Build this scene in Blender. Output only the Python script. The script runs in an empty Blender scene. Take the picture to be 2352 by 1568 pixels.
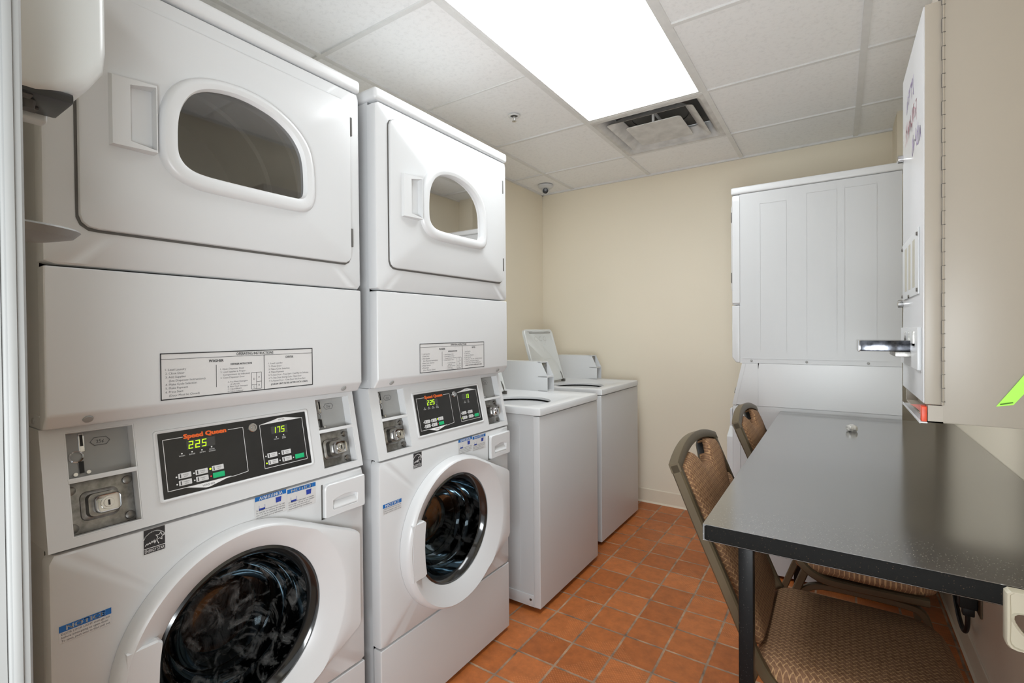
import bpy, bmesh, math, random
from mathutils import Vector, Matrix
random.seed(7)
C = bpy.context.scene.collection
PI = math.pi

# ------------------------------------------------------------------ objects
def obj(name, bm, m, parent=None, smooth=35):
    bmesh.ops.recalc_face_normals(bm, faces=bm.faces)
    if smooth:
        a = math.radians(smooth)
        for f in bm.faces: f.smooth = True
        for e in bm.edges:
            if len(e.link_faces) != 2 or e.calc_face_angle(0) > a: e.smooth = False
    me = bpy.data.meshes.new(name); bm.to_mesh(me); bm.free()
    me.materials.append(m)
    o = bpy.data.objects.new(name, me); C.objects.link(o)
    if parent: o.parent = parent
    return o
def thing(name, label, cat, loc=(0, 0, 0), rz=0, group=None):
    o = bpy.data.objects.new(name, None); C.objects.link(o)
    o.empty_display_size = .05
    o.location = loc; o.rotation_euler = (0, 0, rz); o['label'] = label; o['category'] = cat
    if group: o['group'] = group
    return o
def tag(o, label, cat, group=None):
    o['label'] = label; o['category'] = cat
    if group: o['group'] = group
    return o
def struct(o):
    o['kind'] = 'structure'; return o
def copy_tree(o, parent=None):
    c = o.copy(); C.objects.link(c); c.parent = parent
    for ch in list(o.children): copy_tree(ch, c)
    return c

# ------------------------------------------------------------------ mesh tools
def BM(): return bmesh.new()
def merge(dst, src, M=None):
    if M is not None: src.transform(M)
    me = bpy.data.meshes.new('t'); src.to_mesh(me); src.free()
    dst.from_mesh(me); bpy.data.meshes.remove(me)
    return dst
def box(bm, x0, x1, y0, y1, z0, z1, bev=0, seg=2, M=None, drop=None):
    b = bmesh.new()
    bmesh.ops.create_cube(b, size=1)
    for v in b.verts:
        v.co = Vector((x0 + (v.co.x + .5) * (x1 - x0), y0 + (v.co.y + .5) * (y1 - y0), z0 + (v.co.z + .5) * (z1 - z0)))
    if drop:
        ax, s = 'xyz'.index(drop[1]), 1 if drop[0] == '+' else -1
        bmesh.ops.delete(b, geom=[f for f in b.faces if f.normal[ax] * s > .9], context='FACES_ONLY')
    if bev: bmesh.ops.bevel(b, geom=b.edges[:], offset=bev, segments=seg, affect='EDGES', profile=.6)
    return merge(bm, b, M)
def poly3(bm, pts):
    try: return bm.faces.new([bm.verts.new(p) for p in pts])
    except ValueError: return None
def loft(bm, loops, cap0=False, cap1=False, closed=True):
    vs = [[bm.verts.new(p) for p in L] for L in loops]
    n = len(vs[0])
    for a, b in zip(vs, vs[1:]):
        for i in range(n if closed else n - 1):
            j = (i + 1) % n
            bm.faces.new((a[i], a[j], b[j], b[i]))
    if cap0: bm.faces.new(vs[0][::-1])
    if cap1: bm.faces.new(vs[-1])
    return bm
def prism(bm, pts, f0, f1, bev=0, M=None, seg=2):
    """pts 2D -> f0(a,b), f1(a,b) 3D points"""
    b = bmesh.new()
    loft(b, [[f0(*p) for p in pts], [f1(*p) for p in pts]], True, True)
    bmesh.ops.recalc_face_normals(b, faces=b.faces)
    if bev: bmesh.ops.bevel(b, geom=b.edges[:], offset=bev, segments=seg, affect='EDGES', profile=.6)
    return merge(bm, b, M)
def rrect(u0, u1, v0, v1, r, n=6):
    rs = r if isinstance(r, (tuple, list)) else (r,) * 4      # bl, br, tr, tl
    out = []
    for (cx, cy, a0), q in zip(((u0, v0, PI), (u1, v0, 1.5 * PI), (u1, v1, 0), (u0, v1, .5 * PI)), rs):
        sx = 1 if cx == u0 else -1; sy = 1 if cy == v0 else -1
        for i in range(n + 1):
            a = a0 + .5 * PI * i / n
            out.append((cx + sx * q + q * math.cos(a), cy + sy * q + q * math.sin(a)))
    return out
def circ(cx, cy, r, n=64): return [(cx + r * math.cos(2 * PI * i / n), cy + r * math.sin(2 * PI * i / n)) for i in range(n)]
def chaikin(p, k=3):
    for _ in range(k):
        q = []
        for i in range(len(p)):
            a, b = p[i], p[(i + 1) % len(p)]
            q += [(.75 * a[0] + .25 * b[0], .75 * a[1] + .25 * b[1]), (.25 * a[0] + .75 * b[0], .25 * a[1] + .75 * b[1])]
        p = q
    return p
def polar(poly, c, n=128):
    """resample a star-shaped polygon by angle about c"""
    out = []
    m = len(poly)
    for k in range(n):
        a = 2 * PI * (k + .5) / n
        dx, dy = math.cos(a), math.sin(a); best = None
        for i in range(m):
            x1, y1 = poly[i][0] - c[0], poly[i][1] - c[1]
            x2, y2 = poly[(i + 1) % m][0] - c[0], poly[(i + 1) % m][1] - c[1]
            ex, ey = x2 - x1, y2 - y1
            den = dx * ey - dy * ex
            if abs(den) < 1e-12: continue
            t = (x1 * ey - y1 * ex) / den; s = (x1 * dy - y1 * dx) / den
            if t > 0 and -1e-9 <= s <= 1 + 1e-9 and (best is None or t > best): best = t
        best = best or 0
        out.append((c[0] + dx * best, c[1] + dy * best))
    return out
def scale2(poly, c, k): return [(c[0] + (p[0] - c[0]) * k, c[1] + (p[1] - c[1]) * k) for p in poly]
def inset(poly, c, d):
    o = []
    for p in poly:
        v = Vector((p[0] - c[0], p[1] - c[1])); L = v.length
        v *= (L - d) / L; o.append((c[0] + v.x, c[1] + v.y))
    return o
def plate_hole(bm, outer, inner, c, x0, x1, n=128, back=True):
    """plate in the yz plane between x0 (back) and x1 (front) with a hole"""
    o, i = polar(outer, c, n), polar(inner, c, n)
    f = lambda L, x: [(x, p[0], p[1]) for p in L]
    L = [f(i, x0), f(i, x1), f(o, x1), f(o, x0)]
    if back: L.append(f(i, x0))
    return loft(bm, L)
def tube(bm, pts, r, n=10, cap=True, rect=None):
    """round or rectangular (rect=(w,h), w along the y axis side) sweep"""
    P = [Vector(p) for p in pts]; loops = []
    up0 = None
    for i, p in enumerate(P):
        t = ((P[min(i + 1, len(P) - 1)] - P[max(i - 1, 0)])).normalized()
        if up0 is None:
            s = Vector((0, 1, 0)) if abs(t.y) < .9 else Vector((1, 0, 0))
        else: s = up0
        s = (s - t * s.dot(t)).normalized(); up0 = s
        w = t.cross(s)
        if rect:
            a, b = rect[0] / 2, rect[1] / 2; k = min(a, b) * .35
            prof = [(-a + k, -b), (a - k, -b), (a, -b + k), (a, b - k), (a - k, b), (-a + k, b), (-a, b - k), (-a, -b + k)]
            loops.append([p + s * q[0] + w * q[1] for q in prof])
        else:
            rr = r[i] if isinstance(r, (list, tuple)) else r
            loops.append([p + (s * math.cos(2 * PI * j / n) + w * math.sin(2 * PI * j / n)) * rr for j in range(n)])
    return loft(bm, loops, cap, cap)
def smooth_path(pts, k=3):
    p = [Vector(q) for q in pts]
    for _ in range(k):
        q = [p[0]]
        for a, b in zip(p, p[1:]): q += [a * .75 + b * .25, a * .25 + b * .75]
        q.append(p[-1]); p = q
    return p
def lathe(bm, prof, axis='z', c=(0, 0, 0), n=48, cap0=False, cap1=False):
    loops = []
    for r, h in prof:
        L = []
        for i in range(n):
            a = 2 * PI * i / n; x, y = r * math.cos(a), r * math.sin(a)
            L.append({'z': (c[0] + x, c[1] + y, c[2] + h), 'x': (c[0] + h, c[1] + x, c[2] + y), 'y': (c[0] + x, c[1] + h, c[2] + y)}[axis])
        loops.append(L)
    return loft(bm, loops, cap0, cap1)
_tc = {}
def glyphs(s):
    if s in _tc: return _tc[s]
    cu = bpy.data.curves.new('tx', 'FONT'); cu.body = s; cu.size = 1; cu.resolution_u = 2
    o = bpy.data.objects.new('tx', cu); C.objects.link(o)
    dg = bpy.context.evaluated_depsgraph_get(); dg.update()
    me = o.evaluated_get(dg).to_mesh()
    V = [(v.co.x, v.co.y) for v in me.vertices]; F = [tuple(p.vertices) for p in me.polygons]
    o.evaluated_get(dg).to_mesh_clear()
    bpy.data.objects.remove(o); bpy.data.curves.remove(cu)
    _tc[s] = (V, F); return _tc[s]
def text(bm, s, u, v, h, frame, w=None, align='l', bold=0):
    """s with cap height h, baseline-left at (u,v); frame(u,v,n)->3D; w forces the width"""
    V, F = glyphs(s)
    if not V: return
    x0 = min(p[0] for p in V); x1 = max(p[0] for p in V)
    k = h / .7; kx = w / (x1 - x0) if w else k
    W = (x1 - x0) * kx
    off = {'l': 0, 'c': -W / 2, 'r': -W}[align]
    for dx in ([0, bold] if bold else [0]):
        vs = [bm.verts.new(frame(u + off + (p[0] - x0) * kx + dx, v + p[1] * k)) for p in V]
        for f in F:
            try: bm.faces.new([vs[i] for i in f])
            except ValueError: pass
def rectf(bm, u0, u1, v0, v1, frame, n=0): poly3(bm, [frame(u0, v0, n), frame(u1, v0, n), frame(u1, v1, n), frame(u0, v1, n)])
def polyf(bm, pts, frame, n=0): poly3(bm, [frame(p[0], p[1], n) for p in pts])
def outline(bm, pts, w, frame, n=0, closed=True):
    N = len(pts)
    for i in range(N if closed else N - 1):
        a, b = Vector(pts[i]), Vector(pts[(i + 1) % N])
        d = (b - a)
        if d.length < 1e-7: continue
        d.normalize(); q = Vector((-d.y, d.x)) * w / 2; e = d * w * .45
        polyf(bm, [a - q - e, b - q + e, b + q + e, a + q - e], frame, n)

# ------------------------------------------------------------------ materials
class S:
    """socket arithmetic"""
    nt = None
    def __init__(s, k): s.k = k
    @staticmethod
    def op(o, a, b=None, c=None):
        n = S.nt.nodes.new('ShaderNodeMath'); n.operation = o
        for i, x in enumerate((a, b, c)):
            if x is None: continue
            if isinstance(x, S): S.nt.links.new(x.k, n.inputs[i])
            else: n.inputs[i].default_value = x
        return S(n.outputs[0])
    def __add__(a, b): return S.op('ADD', a, b)
    def __radd__(a, b): return S.op('ADD', b, a)
    def __sub__(a, b): return S.op('SUBTRACT', a, b)
    def __rsub__(a, b): return S.op('SUBTRACT', b, a)
    def __mul__(a, b): return S.op('MULTIPLY', a, b)
    def __rmul__(a, b): return S.op('MULTIPLY', b, a)
def lin(c):
    f = lambda x: x / 12.92 if x <= .04045 else ((x + .055) / 1.055) ** 2.4
    return (f(c[0] / 255), f(c[1] / 255), f(c[2] / 255), 1)
def newmat(name):
    m = bpy.data.materials.new(name); m.use_nodes = True
    nt = m.node_tree; b = nt.nodes['Principled BSDF']; S.nt = nt
    return m, nt, b
def coord(nt, kind='Object'):
    n = nt.nodes.new('ShaderNodeTexCoord'); return n.outputs[kind]
def noise(nt, vec, scale, detail=3, rough=.55):
    n = nt.nodes.new('ShaderNodeTexNoise'); n.inputs['Scale'].default_value = scale; n.inputs['Detail'].default_value = detail
    n.inputs['Roughness'].default_value = rough
    nt.links.new(vec, n.inputs['Vector']); return n
def ramp(nt, fac, stops):
    n = nt.nodes.new('ShaderNodeValToRGB')
    while len(n.color_ramp.elements) < len(stops): n.color_ramp.elements.new(.5)
    for e, (p, c) in zip(n.color_ramp.elements, stops): e.position = p; e.color = c
    nt.links.new(fac, n.inputs[0]); return n.outputs[0]
def mixc(nt, fac, a, b):
    n = nt.nodes.new('ShaderNodeMix'); n.data_type = 'RGBA'
    for x, i in ((fac, 0), (a, 6), (b, 7)):
        if isinstance(x, S): x = x.k
        if hasattr(x, 'is_output'): nt.links.new(x, n.inputs[i])
        else: n.inputs[i].default_value = x
    return n.outputs[2]
def bump(nt, b, h, strength=.2, dist=.002):
    n = nt.nodes.new('ShaderNodeBump'); n.inputs['Strength'].default_value = strength; n.inputs['Distance'].default_value = dist
    nt.links.new(h, n.inputs['Height']); nt.links.new(n.outputs[0], b.inputs['Normal'])
def mat(name, col, rough=.4, metal=0, var=.04, scale=6, bmp=0, bscale=80, spec=.5, coat=0, emit=0):
    m, nt, b = newmat(name)
    c = lin(col)
    v = noise(nt, coord(nt), scale)
    k0 = tuple(max(0, x * (1 - var * 1.5)) for x in c[:3]) + (1,); k1 = tuple(min(1, x * (1 + var)) for x in c[:3]) + (1,)
    nt.links.new(ramp(nt, v.outputs[0], [(.3, k0), (.7, k1)]), b.inputs['Base Color'])
    b.inputs['Roughness'].default_value = rough; b.inputs['Metallic'].default_value = metal
    b.inputs['Specular IOR Level'].default_value = spec; b.inputs['Coat Weight'].default_value = coat
    if coat: b.inputs['Coat Roughness'].default_value = .08
    if bmp: bump(nt, b, noise(nt, coord(nt), bscale).outputs[0], bmp, .001)
    if emit:
        b.inputs['Emission Color'].default_value = c; b.inputs['Emission Strength'].default_value = emit
    return m
M = {}
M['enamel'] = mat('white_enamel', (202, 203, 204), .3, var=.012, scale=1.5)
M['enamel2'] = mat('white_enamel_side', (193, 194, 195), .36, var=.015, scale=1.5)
M['plastic'] = mat('white_plastic', (207, 208, 209), .33, var=.01, scale=3)
M['plastic2'] = mat('offwhite_plastic', (202, 204, 202), .3, var=.02, scale=3)
M['parts_gapshade'] = mat('dark_parts_and_gap_shade', (88, 86, 83), .7)  # small dark parts, and the painted shade around the dryer door
M['black'] = mat('black_panel', (34, 34, 34), .3, var=.1, scale=20)
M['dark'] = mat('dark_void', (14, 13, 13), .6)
M['grey'] = mat('grey_coin_panel', (150, 150, 148), .45, var=.04, scale=12)
M['faint'] = mat('faint_grey_print', (190, 192, 188), .5)
M['zinc'] = mat('zinc_plate', (150, 148, 144), .38, 1, var=.25, scale=60, bmp=.25, bscale=120)
M['bolt'] = mat('bolt_steel', (125, 122, 118), .35, 1, var=.1)
M['chrome'] = mat('chrome', (205, 205, 205), .12, 1, var=.05)
M['chrome_darkrefl'] = mat('chrome_dark_reflection', (96, 98, 104), .16, 1, var=.5, scale=60)  # chrome with its dark surroundings' reflection put into the colour
M['drum'] = mat('steel_drum', (120, 120, 120), .3, 1, var=.1)
M['tub'] = mat('dark_wash_drum', (46, 46, 48), .45, .4, var=.2)
M['dryerdrum'] = mat('dryer_drum', (205, 200, 192), .5, var=.05)
M['ink'] = mat('black_ink', (42, 42, 44), .6)
M['ink2'] = mat('grey_ink', (88, 88, 90), .6)
M['inkw'] = mat('white_ink', (222, 222, 222), .5)
M['lblwhite'] = mat('label_white', (200, 199, 198), .5, var=.02)
M['blue'] = mat('label_blue', (22, 98, 168), .5)
M['blue2'] = mat('label_deep_blue', (40, 62, 150), .5)
M['orange'] = mat('brand_orange', (246, 122, 58), .5, emit=.1)
M['green'] = mat('start_green', (22, 160, 104), .45, emit=.15)
M['button'] = mat('button_grey', (205, 205, 205), .45)
M['lcd'] = mat('display_window', (62, 62, 62), .25)
M['led'] = mat('display_led', (190, 255, 20), .5, emit=1.0)
M['redled'] = mat('red_led', (200, 60, 60), .5, emit=.3)

def wall_mat(name, col):
    m, nt, b = newmat(name)
    c = coord(nt)
    v = noise(nt, c, 1.2, 2)
    k = lin(col); k0 = tuple(x * .95 for x in k[:3]) + (1,)
    nt.links.new(ramp(nt, v.outputs[0], [(.3, k0), (.7, k)]), b.inputs['Base Color'])
    b.inputs['Roughness'].default_value = .75
    bump(nt, b, noise(nt, c, 160, 4).outputs[0], .15, .002)
    return m
M['wall'] = wall_mat('cream_wall_paint', (232, 223, 204))
M['base'] = mat('cream_vinyl_base', (222, 212, 192), .5, var=.03)
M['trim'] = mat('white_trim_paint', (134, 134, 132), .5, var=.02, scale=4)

def floor_mat():
    m, nt, b = newmat('quarry_tile')
    c = coord(nt); sp = nt.nodes.new('ShaderNodeSeparateXYZ'); nt.links.new(c, sp.inputs[0])
    wob = noise(nt, c, 3, 2); w = (S(wob.outputs[0]) - .5) * .01
    tp = .1573
    u = (S(sp.outputs[0]) + (1.0298 + 10 * tp) + w) * (1 / tp); v = (S(sp.outputs[1]) + (10 * tp - 1.4092) + w) * (1 / tp)
    fu, fv = S.op('FRACT', u), S.op('FRACT', v)
    eu = S.op('MINIMUM', fu, 1 - fu); ev = S.op('MINIMUM', fv, 1 - fv)
    e = S.op('MINIMUM', eu, ev)
    rag = (S(noise(nt, c, 90, 2).outputs[0]) - .5) * .02
    n = nt.nodes.new('ShaderNodeMapRange'); n.interpolation_type = 'SMOOTHSTEP'
    nt.links.new((e + rag).k, n.inputs[0]); n.inputs[1].default_value = .018; n.inputs[2].default_value = .036
    tile = n.outputs[0]
    cid = nt.nodes.new('ShaderNodeCombineXYZ'); nt.links.new(S.op('FLOOR', u).k, cid.inputs[0]); nt.links.new(S.op('FLOOR', v).k, cid.inputs[1])
    wn = nt.nodes.new('ShaderNodeTexWhiteNoise'); nt.links.new(cid.outputs[0], wn.inputs[0])
    base = ramp(nt, wn.outputs['Value'], [(0, lin((168, 94, 44))), (.5, lin((178, 102, 50))), (1, lin((190, 112, 60)))])
    mot = ramp(nt, noise(nt, c, 22, 4, .7).outputs[0], [(.3, (.72, .72, .72, 1)), (.7, (1.1, 1.08, 1.05, 1))])
    mm = nt.nodes.new('ShaderNodeMix'); mm.data_type = 'RGBA'; mm.blend_type = 'MULTIPLY'; mm.inputs[0].default_value = 1
    nt.links.new(base, mm.inputs[6]); nt.links.new(mot, mm.inputs[7])
    # raised anti-slip dots, diamond grid, worn away by patches
    q = 2 * PI / .026
    a = S.op('SINE', (S(sp.outputs[0]) + S(sp.outputs[1])) * q) * S.op('SINE', (S(sp.outputs[0]) - S(sp.outputs[1])) * q)
    dots = S.op('GREATER_THAN', S.op('ABSOLUTE', a), .7)
    wear = S.op('GREATER_THAN', S(noise(nt, c, 2.3, 2).outputs[0]), .53)
    dcol = mixc(nt, dots * wear * .26, mm.outputs[2], lin((226, 150, 96)))
    grout = ramp(nt, noise(nt, c, 14, 3).outputs[0], [(.3, lin((98, 82, 70))), (.5, lin((150, 124, 102))), (.7, lin((184, 152, 122)))])
    nt.links.new(mixc(nt, tile, grout, dcol), b.inputs['Base Color'])
    b.inputs['Roughness'].default_value = .42; b.inputs['Specular IOR Level'].default_value = .4
    h = S(tile) + dots * wear * .35 + S(noise(nt, c, 60, 3).outputs[0]) * .25
    bump(nt, b, h.k, .35, .003)
    return m
M['floor'] = floor_mat()
def ceil_mat():
    m, nt, b = newmat('ceiling_tile')
    c = coord(nt)
    n1 = noise(nt, c, 55, 5, .8)
    nt.links.new(ramp(nt, n1.outputs[0], [(.3, lin((228, 228, 228))), (.5, lin((240, 240, 240)))]), b.inputs['Base Color'])
    b.inputs['Roughness'].default_value = .9
    bump(nt, b, n1.outputs[0], .18, .003)
    return m
M['ceil'] = ceil_mat()
M['tee'] = mat('white_tee_bar', (222, 222, 221), .45, var=.03, scale=20)
def light_mat():
    m, nt, b = newmat('lit_diffuser')
    b.inputs['Base Color'].default_value = (.9, .9, .9, 1)
    b.inputs['Emission Color'].default_value = (.93, .975, 1, 1); b.inputs['Emission Strength'].default_value = LIGHT
    return m
LIGHT = 11.5
M['light'] = light_mat()
def table_mat(name, c0, speck, rough, amt, coat=0):
    m, nt, b = newmat(name)
    if coat: b.inputs['Coat Weight'].default_value = 1; b.inputs['Coat IOR'].default_value = 2.8; b.inputs['Coat Roughness'].default_value = .14
    c = coord(nt)
    vo = nt.nodes.new('ShaderNodeTexVoronoi'); vo.inputs['Scale'].default_value = 250; nt.links.new(c, vo.inputs['Vector'])
    n2 = noise(nt, c, 300, 2)
    base = ramp(nt, noise(nt, c, 40, 5, .7).outputs[0], [(.3, lin(c0)), (.75, lin(tuple(x * 1.35 for x in c0)))])
    sp = S.op('LESS_THAN', S(vo.outputs['Distance']), .24) * S.op('GREATER_THAN', S(n2.outputs[0]), .56) * amt
    nt.links.new(mixc(nt, sp, base, lin(speck)), b.inputs['Base Color'])
    b.inputs['Roughness'].default_value = rough; b.inputs['Specular IOR Level'].default_value = .5 if coat else .15
    bump(nt, b, n2.outputs[0], .06, .0005)
    return m
M['table'] = table_mat('black_speckled_laminate', (56, 53, 50), (190, 182, 168), .22, .5, 1)
M['edge'] = table_mat('worn_black_edge', (14, 14, 13), (120, 98, 76), .7, .22)
M['tleg'] = table_mat('black_leg_paint', (16, 15, 15), (90, 86, 82), .3, .25)
M['frame'] = mat('bronze_chair_frame', (92, 80, 60), .42, .3, var=.05)
def fabric_mat(name, ax):
    m, nt, b = newmat(name)
    c = coord(nt); sp = nt.nodes.new('ShaderNodeSeparateXYZ'); nt.links.new(c, sp.inputs[0])
    p, q = S(sp.outputs[ax[0]]) * (1 / .0135), S(sp.outputs[ax[1]]) * (1 / .0135)
    l1 = S.op('FRACT', p + .27 * S.op('SINE', q * (2 * PI)) + 50); l2 = S.op('FRACT', q + .27 * S.op('SINE', p * (2 * PI)) + 50)
    d = S.op('MINIMUM', S.op('ABSOLUTE', l1 - .5), S.op('ABSOLUTE', l2 - .5))
    n = nt.nodes.new('ShaderNodeMapRange'); nt.links.new(d.k, n.inputs[0])
    n.inputs[1].default_value = .05; n.inputs[2].default_value = .1; n.inputs[3].default_value = 1; n.inputs[4].default_value = 0
    base = ramp(nt, noise(nt, c, 120, 3).outputs[0], [(.3, lin((112, 80, 56))), (.7, lin((140, 106, 80)))])
    nt.links.new(mixc(nt, S(n.outputs[0]) * .75, base, lin((188, 150, 108))), b.inputs['Base Color'])
    b.inputs['Roughness'].default_value = .7; b.inputs['Specular IOR Level'].default_value = .25
    w = noise(nt, c, 700, 2); bump(nt, b, (S(w.outputs[0]) + S(n.outputs[0]) * .5).k, .3, .001)
    return m
M['fabseat'] = fabric_mat('brown_gold_fabric_seat', (0, 1)); M['fabback'] = fabric_mat('brown_gold_fabric_back', (1, 2))
def glass_mat(name, tint, gloss=.06, rough=.03, refl_streak=0, gl_col=.9):
    m, nt, b = newmat(name); nt.nodes.remove(b)
    out = [n for n in nt.nodes if n.type == 'OUTPUT_MATERIAL'][0]
    tr = nt.nodes.new('ShaderNodeBsdfTransparent'); tr.inputs[0].default_value = tint + (1,)
    gl = nt.nodes.new('ShaderNodeBsdfGlossy'); gl.inputs['Roughness'].default_value = rough; gl.inputs[0].default_value = (gl_col * (.8 if gl_col < .5 else 1), gl_col, gl_col * (1.12 if gl_col < .5 else 1), 1)
    fr = nt.nodes.new('ShaderNodeFresnel'); fr.inputs[0].default_value = 1.5
    f = S(fr.outputs[0]) + gloss
    mx = nt.nodes.new('ShaderNodeMixShader'); nt.links.new(f.k, mx.inputs[0]); nt.links.new(tr.outputs[0], mx.inputs[1]); nt.links.new(gl.outputs[0], mx.inputs[2])
    last = mx
    if refl_streak:
        di = nt.nodes.new('ShaderNodeBsdfDiffuse'); di.inputs[0].default_value = (.42, .42, .41, 1)  # grey swirl painted into the glass in place of reflections in the bowl
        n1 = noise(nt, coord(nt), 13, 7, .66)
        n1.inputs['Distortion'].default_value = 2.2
        k = ramp(nt, n1.outputs[0], [(.5, (0, 0, 0, 1)), (.78, (refl_streak,) * 3 + (1,))])
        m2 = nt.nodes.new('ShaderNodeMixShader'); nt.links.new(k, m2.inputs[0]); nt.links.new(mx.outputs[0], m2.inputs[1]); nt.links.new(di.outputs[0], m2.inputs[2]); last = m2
    nt.links.new(last.outputs[0], out.inputs[0])
    return m
M['dglass'] = glass_mat('smoked_dryer_glass', (.40, .395, .385), .09)
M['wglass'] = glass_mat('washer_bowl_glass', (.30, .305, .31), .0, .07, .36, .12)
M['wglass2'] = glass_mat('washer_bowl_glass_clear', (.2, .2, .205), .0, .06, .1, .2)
M['wring'] = mat('dark_bowl_rim', (24, 24, 24), .12, spec=.8)
def laundry_mat():
    m, nt, b = newmat('wet_dark_laundry')
    c = coord(nt); n1 = noise(nt, c, 14, 6, .65); n1.inputs['Distortion'].default_value = 1.5
    nt.links.new(ramp(nt, n1.outputs[0], [(.42, lin((36, 36, 38))), (.5, lin((120, 120, 120))), (.62, lin((168, 168, 166)))]), b.inputs['Base Color'])
    b.inputs['Roughness'].default_value = .6; bump(nt, b, n1.outputs[0], .8, .02)
    return m
M['laundry'] = laundry_mat()
M['vend'] = mat('beige_vending_enamel', (172, 163, 150), .38, var=.03, scale=2)
M['vendface'] = mat('white_vending_face', (212, 212, 214), .25, var=.01)
M['traygrey'] = mat('grey_tray_plastic', (128, 127, 124), .4)
M['neon'] = mat('neon_green_paper', (178, 250, 96), .6, var=.05, emit=.12)
M['neonw'] = mat('green_ink', (70, 120, 30), .6)
M['purple'] = mat('faded_purple_marker', (150, 130, 175), .7, var=.2, scale=60)
M['redmark'] = mat('faded_red_marker', (185, 130, 140), .7, var=.2, scale=60)
M['foil'] = mat('crumpled_foil', (205, 204, 200), .35, .3, var=.25, scale=60)
M['outlet'] = mat('brown_outlet_plate', (96, 78, 58), .4)
M['plug'] = mat('black_rubber', (16, 16, 16), .45)
M['packet'] = mat('orange_red_packet', (226, 74, 34), .4, var=.15, scale=40)
M['pink'] = mat('pink_slip', (244, 160, 150), .5, var=.1, scale=40)
M['cream'] = mat('cream_plastic', (180, 174, 156), .35, var=.03)

# ------------------------------------------------------------------ the room
XL, XR, YB, YF, ZC = -1.994, .408, 3.45, .122, 2.343
b = BM(); box(b, XL - .1, XR + .1, -.6, YB + .1, -.05, 0); struct(obj('floor', b, M['floor']))
GX = [XL, -1.715, -1.11, -.51, .09, XR]; GY = [YF, .61, 1.21, 1.81, 2.40, 3.0, YB]
b = BM()
for i in range(5):
    for j in range(6):
        x0, x1, y0, y1 = GX[i], GX[i + 1], GY[j], GY[j + 1]
        if i == 2 and j in (2, 3, 4): continue          # troffer and diffuser bays
        sk = .0
        poly3(b, [(x0, y0, ZC + .006), (x0, y1, ZC + .006), (x1, y1, ZC + .006), (x1, y0, ZC + .006)])
ceiling = struct(obj('ceiling', b, M['ceil'], smooth=0))
b = BM()
for x in GX[1:5]: box(b, x - .012, x + .012, YF, YB, ZC - .001, ZC + .006)
for j, y in enumerate(GY[1:6]):
    for i in range(5):
        if i == 2 and j == 2: continue
        w = .004 if (i == 1 and y in (.61, 1.81)) else .009
        box(b, GX[i] + .012, GX[i + 1] - .012, y - w, y + w, ZC - (.001 if w > .005 else -.003), ZC + .006)
obj('ceiling_grid', b, M['tee'], ceiling)
b = BM()
box(b, XL, XR, YB - .016, YB, ZC - .006, ZC + .006); box(b, XL, XL + .016, YF, YB, ZC - .006, ZC + .006); box(b, XR - .016, XR, YF, YB, ZC - .006, ZC + .006)
obj('wall_angle', b, M['tee'], ceiling)
b = BM(); box(b, XL - .1, XR + .1, YB, YB + .1, 0, 2.45); struct(obj('wall_back', b, M['wall']))
b = BM(); box(b, XL - .1, XL, 0, YB, 0, 2.45); struct(obj('wall_left', b, M['wall']))
b = BM(); box(b, XR, XR + .1, 0, YB, 0, 2.45); box(b, .258, XR, 3.19, YB, 0, 2.45); struct(obj('wall_right', b, M['wall']))
DX0, DX1, DZ = -.70, .235, 2.08
b = BM(); box(b, XL, DX0 - .02, .01, YF, 0, 2.45); box(b, DX1 + .02, XR, .01, YF, 0, 2.45); box(b, DX0 - .02, DX1 + .02, .01, YF, DZ + .02, 2.45)
struct(obj('wall_front', b, M['wall']))
b = BM()                                                # jambs and rounded casing of the doorway
for s, x in ((-1, DX0), (1, DX1)):
    box(b, min(x, x + s * .02), max(x, x + s * .02), 0, YF, 0, DZ)
    a0, a1 = sorted((x - s * .001, x + s * .062))
    box(b, a0, a1, YF, .1415, 0, DZ + .06, .006, 3)
    a0, a1 = sorted((x - s * .004, x + s * .004))
    box(b, a0, a1, .1255, .1335, 0, DZ, .0025, 2)
box(b, DX0 - .06, DX1 + .06, YF, .1415, DZ, DZ + .06, .006, 3)
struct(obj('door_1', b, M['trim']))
def baseboard(name, p0, p1, nx, ny):
    b = BM(); prof = [(0, 0), (.012, 0), (.006, .012), (.0045, .094), (.002, .099), (0, .099)]
    loft(b, [[(p[0] + nx * t, p[1] + ny * t, z) for t, z in prof] for p in (p0, p1)], True, True)
    struct(obj(name, b, M['base'], smooth=0))
baseboard('baseboard_back', (XL, YB), (.258, YB), 0, -1)
baseboard('baseboard_right', (XR, YF), (XR, 3.19), -1, 0)
baseboard('baseboard_left', (XL, YF), (XL, YB), 1, 0)

# troffer
t = thing('ceiling_light', 'large white rectangular ceiling light panel glowing brightly above the floor', 'ceiling light', (-.81, 1.805, ZC))
b = BM()
hx, hy = .288, .582
box(b, -hx - .010, hx + .010, -hy - .012, hy + .012, .018, .06, drop='-z')
loft(b, [[(p[0], p[1], 0) for p in rrect(-hx - .010, hx + .010, -hy - .012, hy + .012, .001, 1)], [(p[0], p[1], 0) for p in rrect(-hx + .012, hx - .012, -hy + .012, hy - .012, .001, 1)],
         [(p[0], p[1], .005) for p in rrect(-hx + .012, hx - .012, -hy + .012, hy - .012, .001, 1)]])
obj('frame', b, M['tee'], t)
b = BM(); box(b, -hx + .008, hx - .008, -hy + .01, hy - .01, .003, .008); obj('diffuser', b, M['light'], t)

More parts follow.
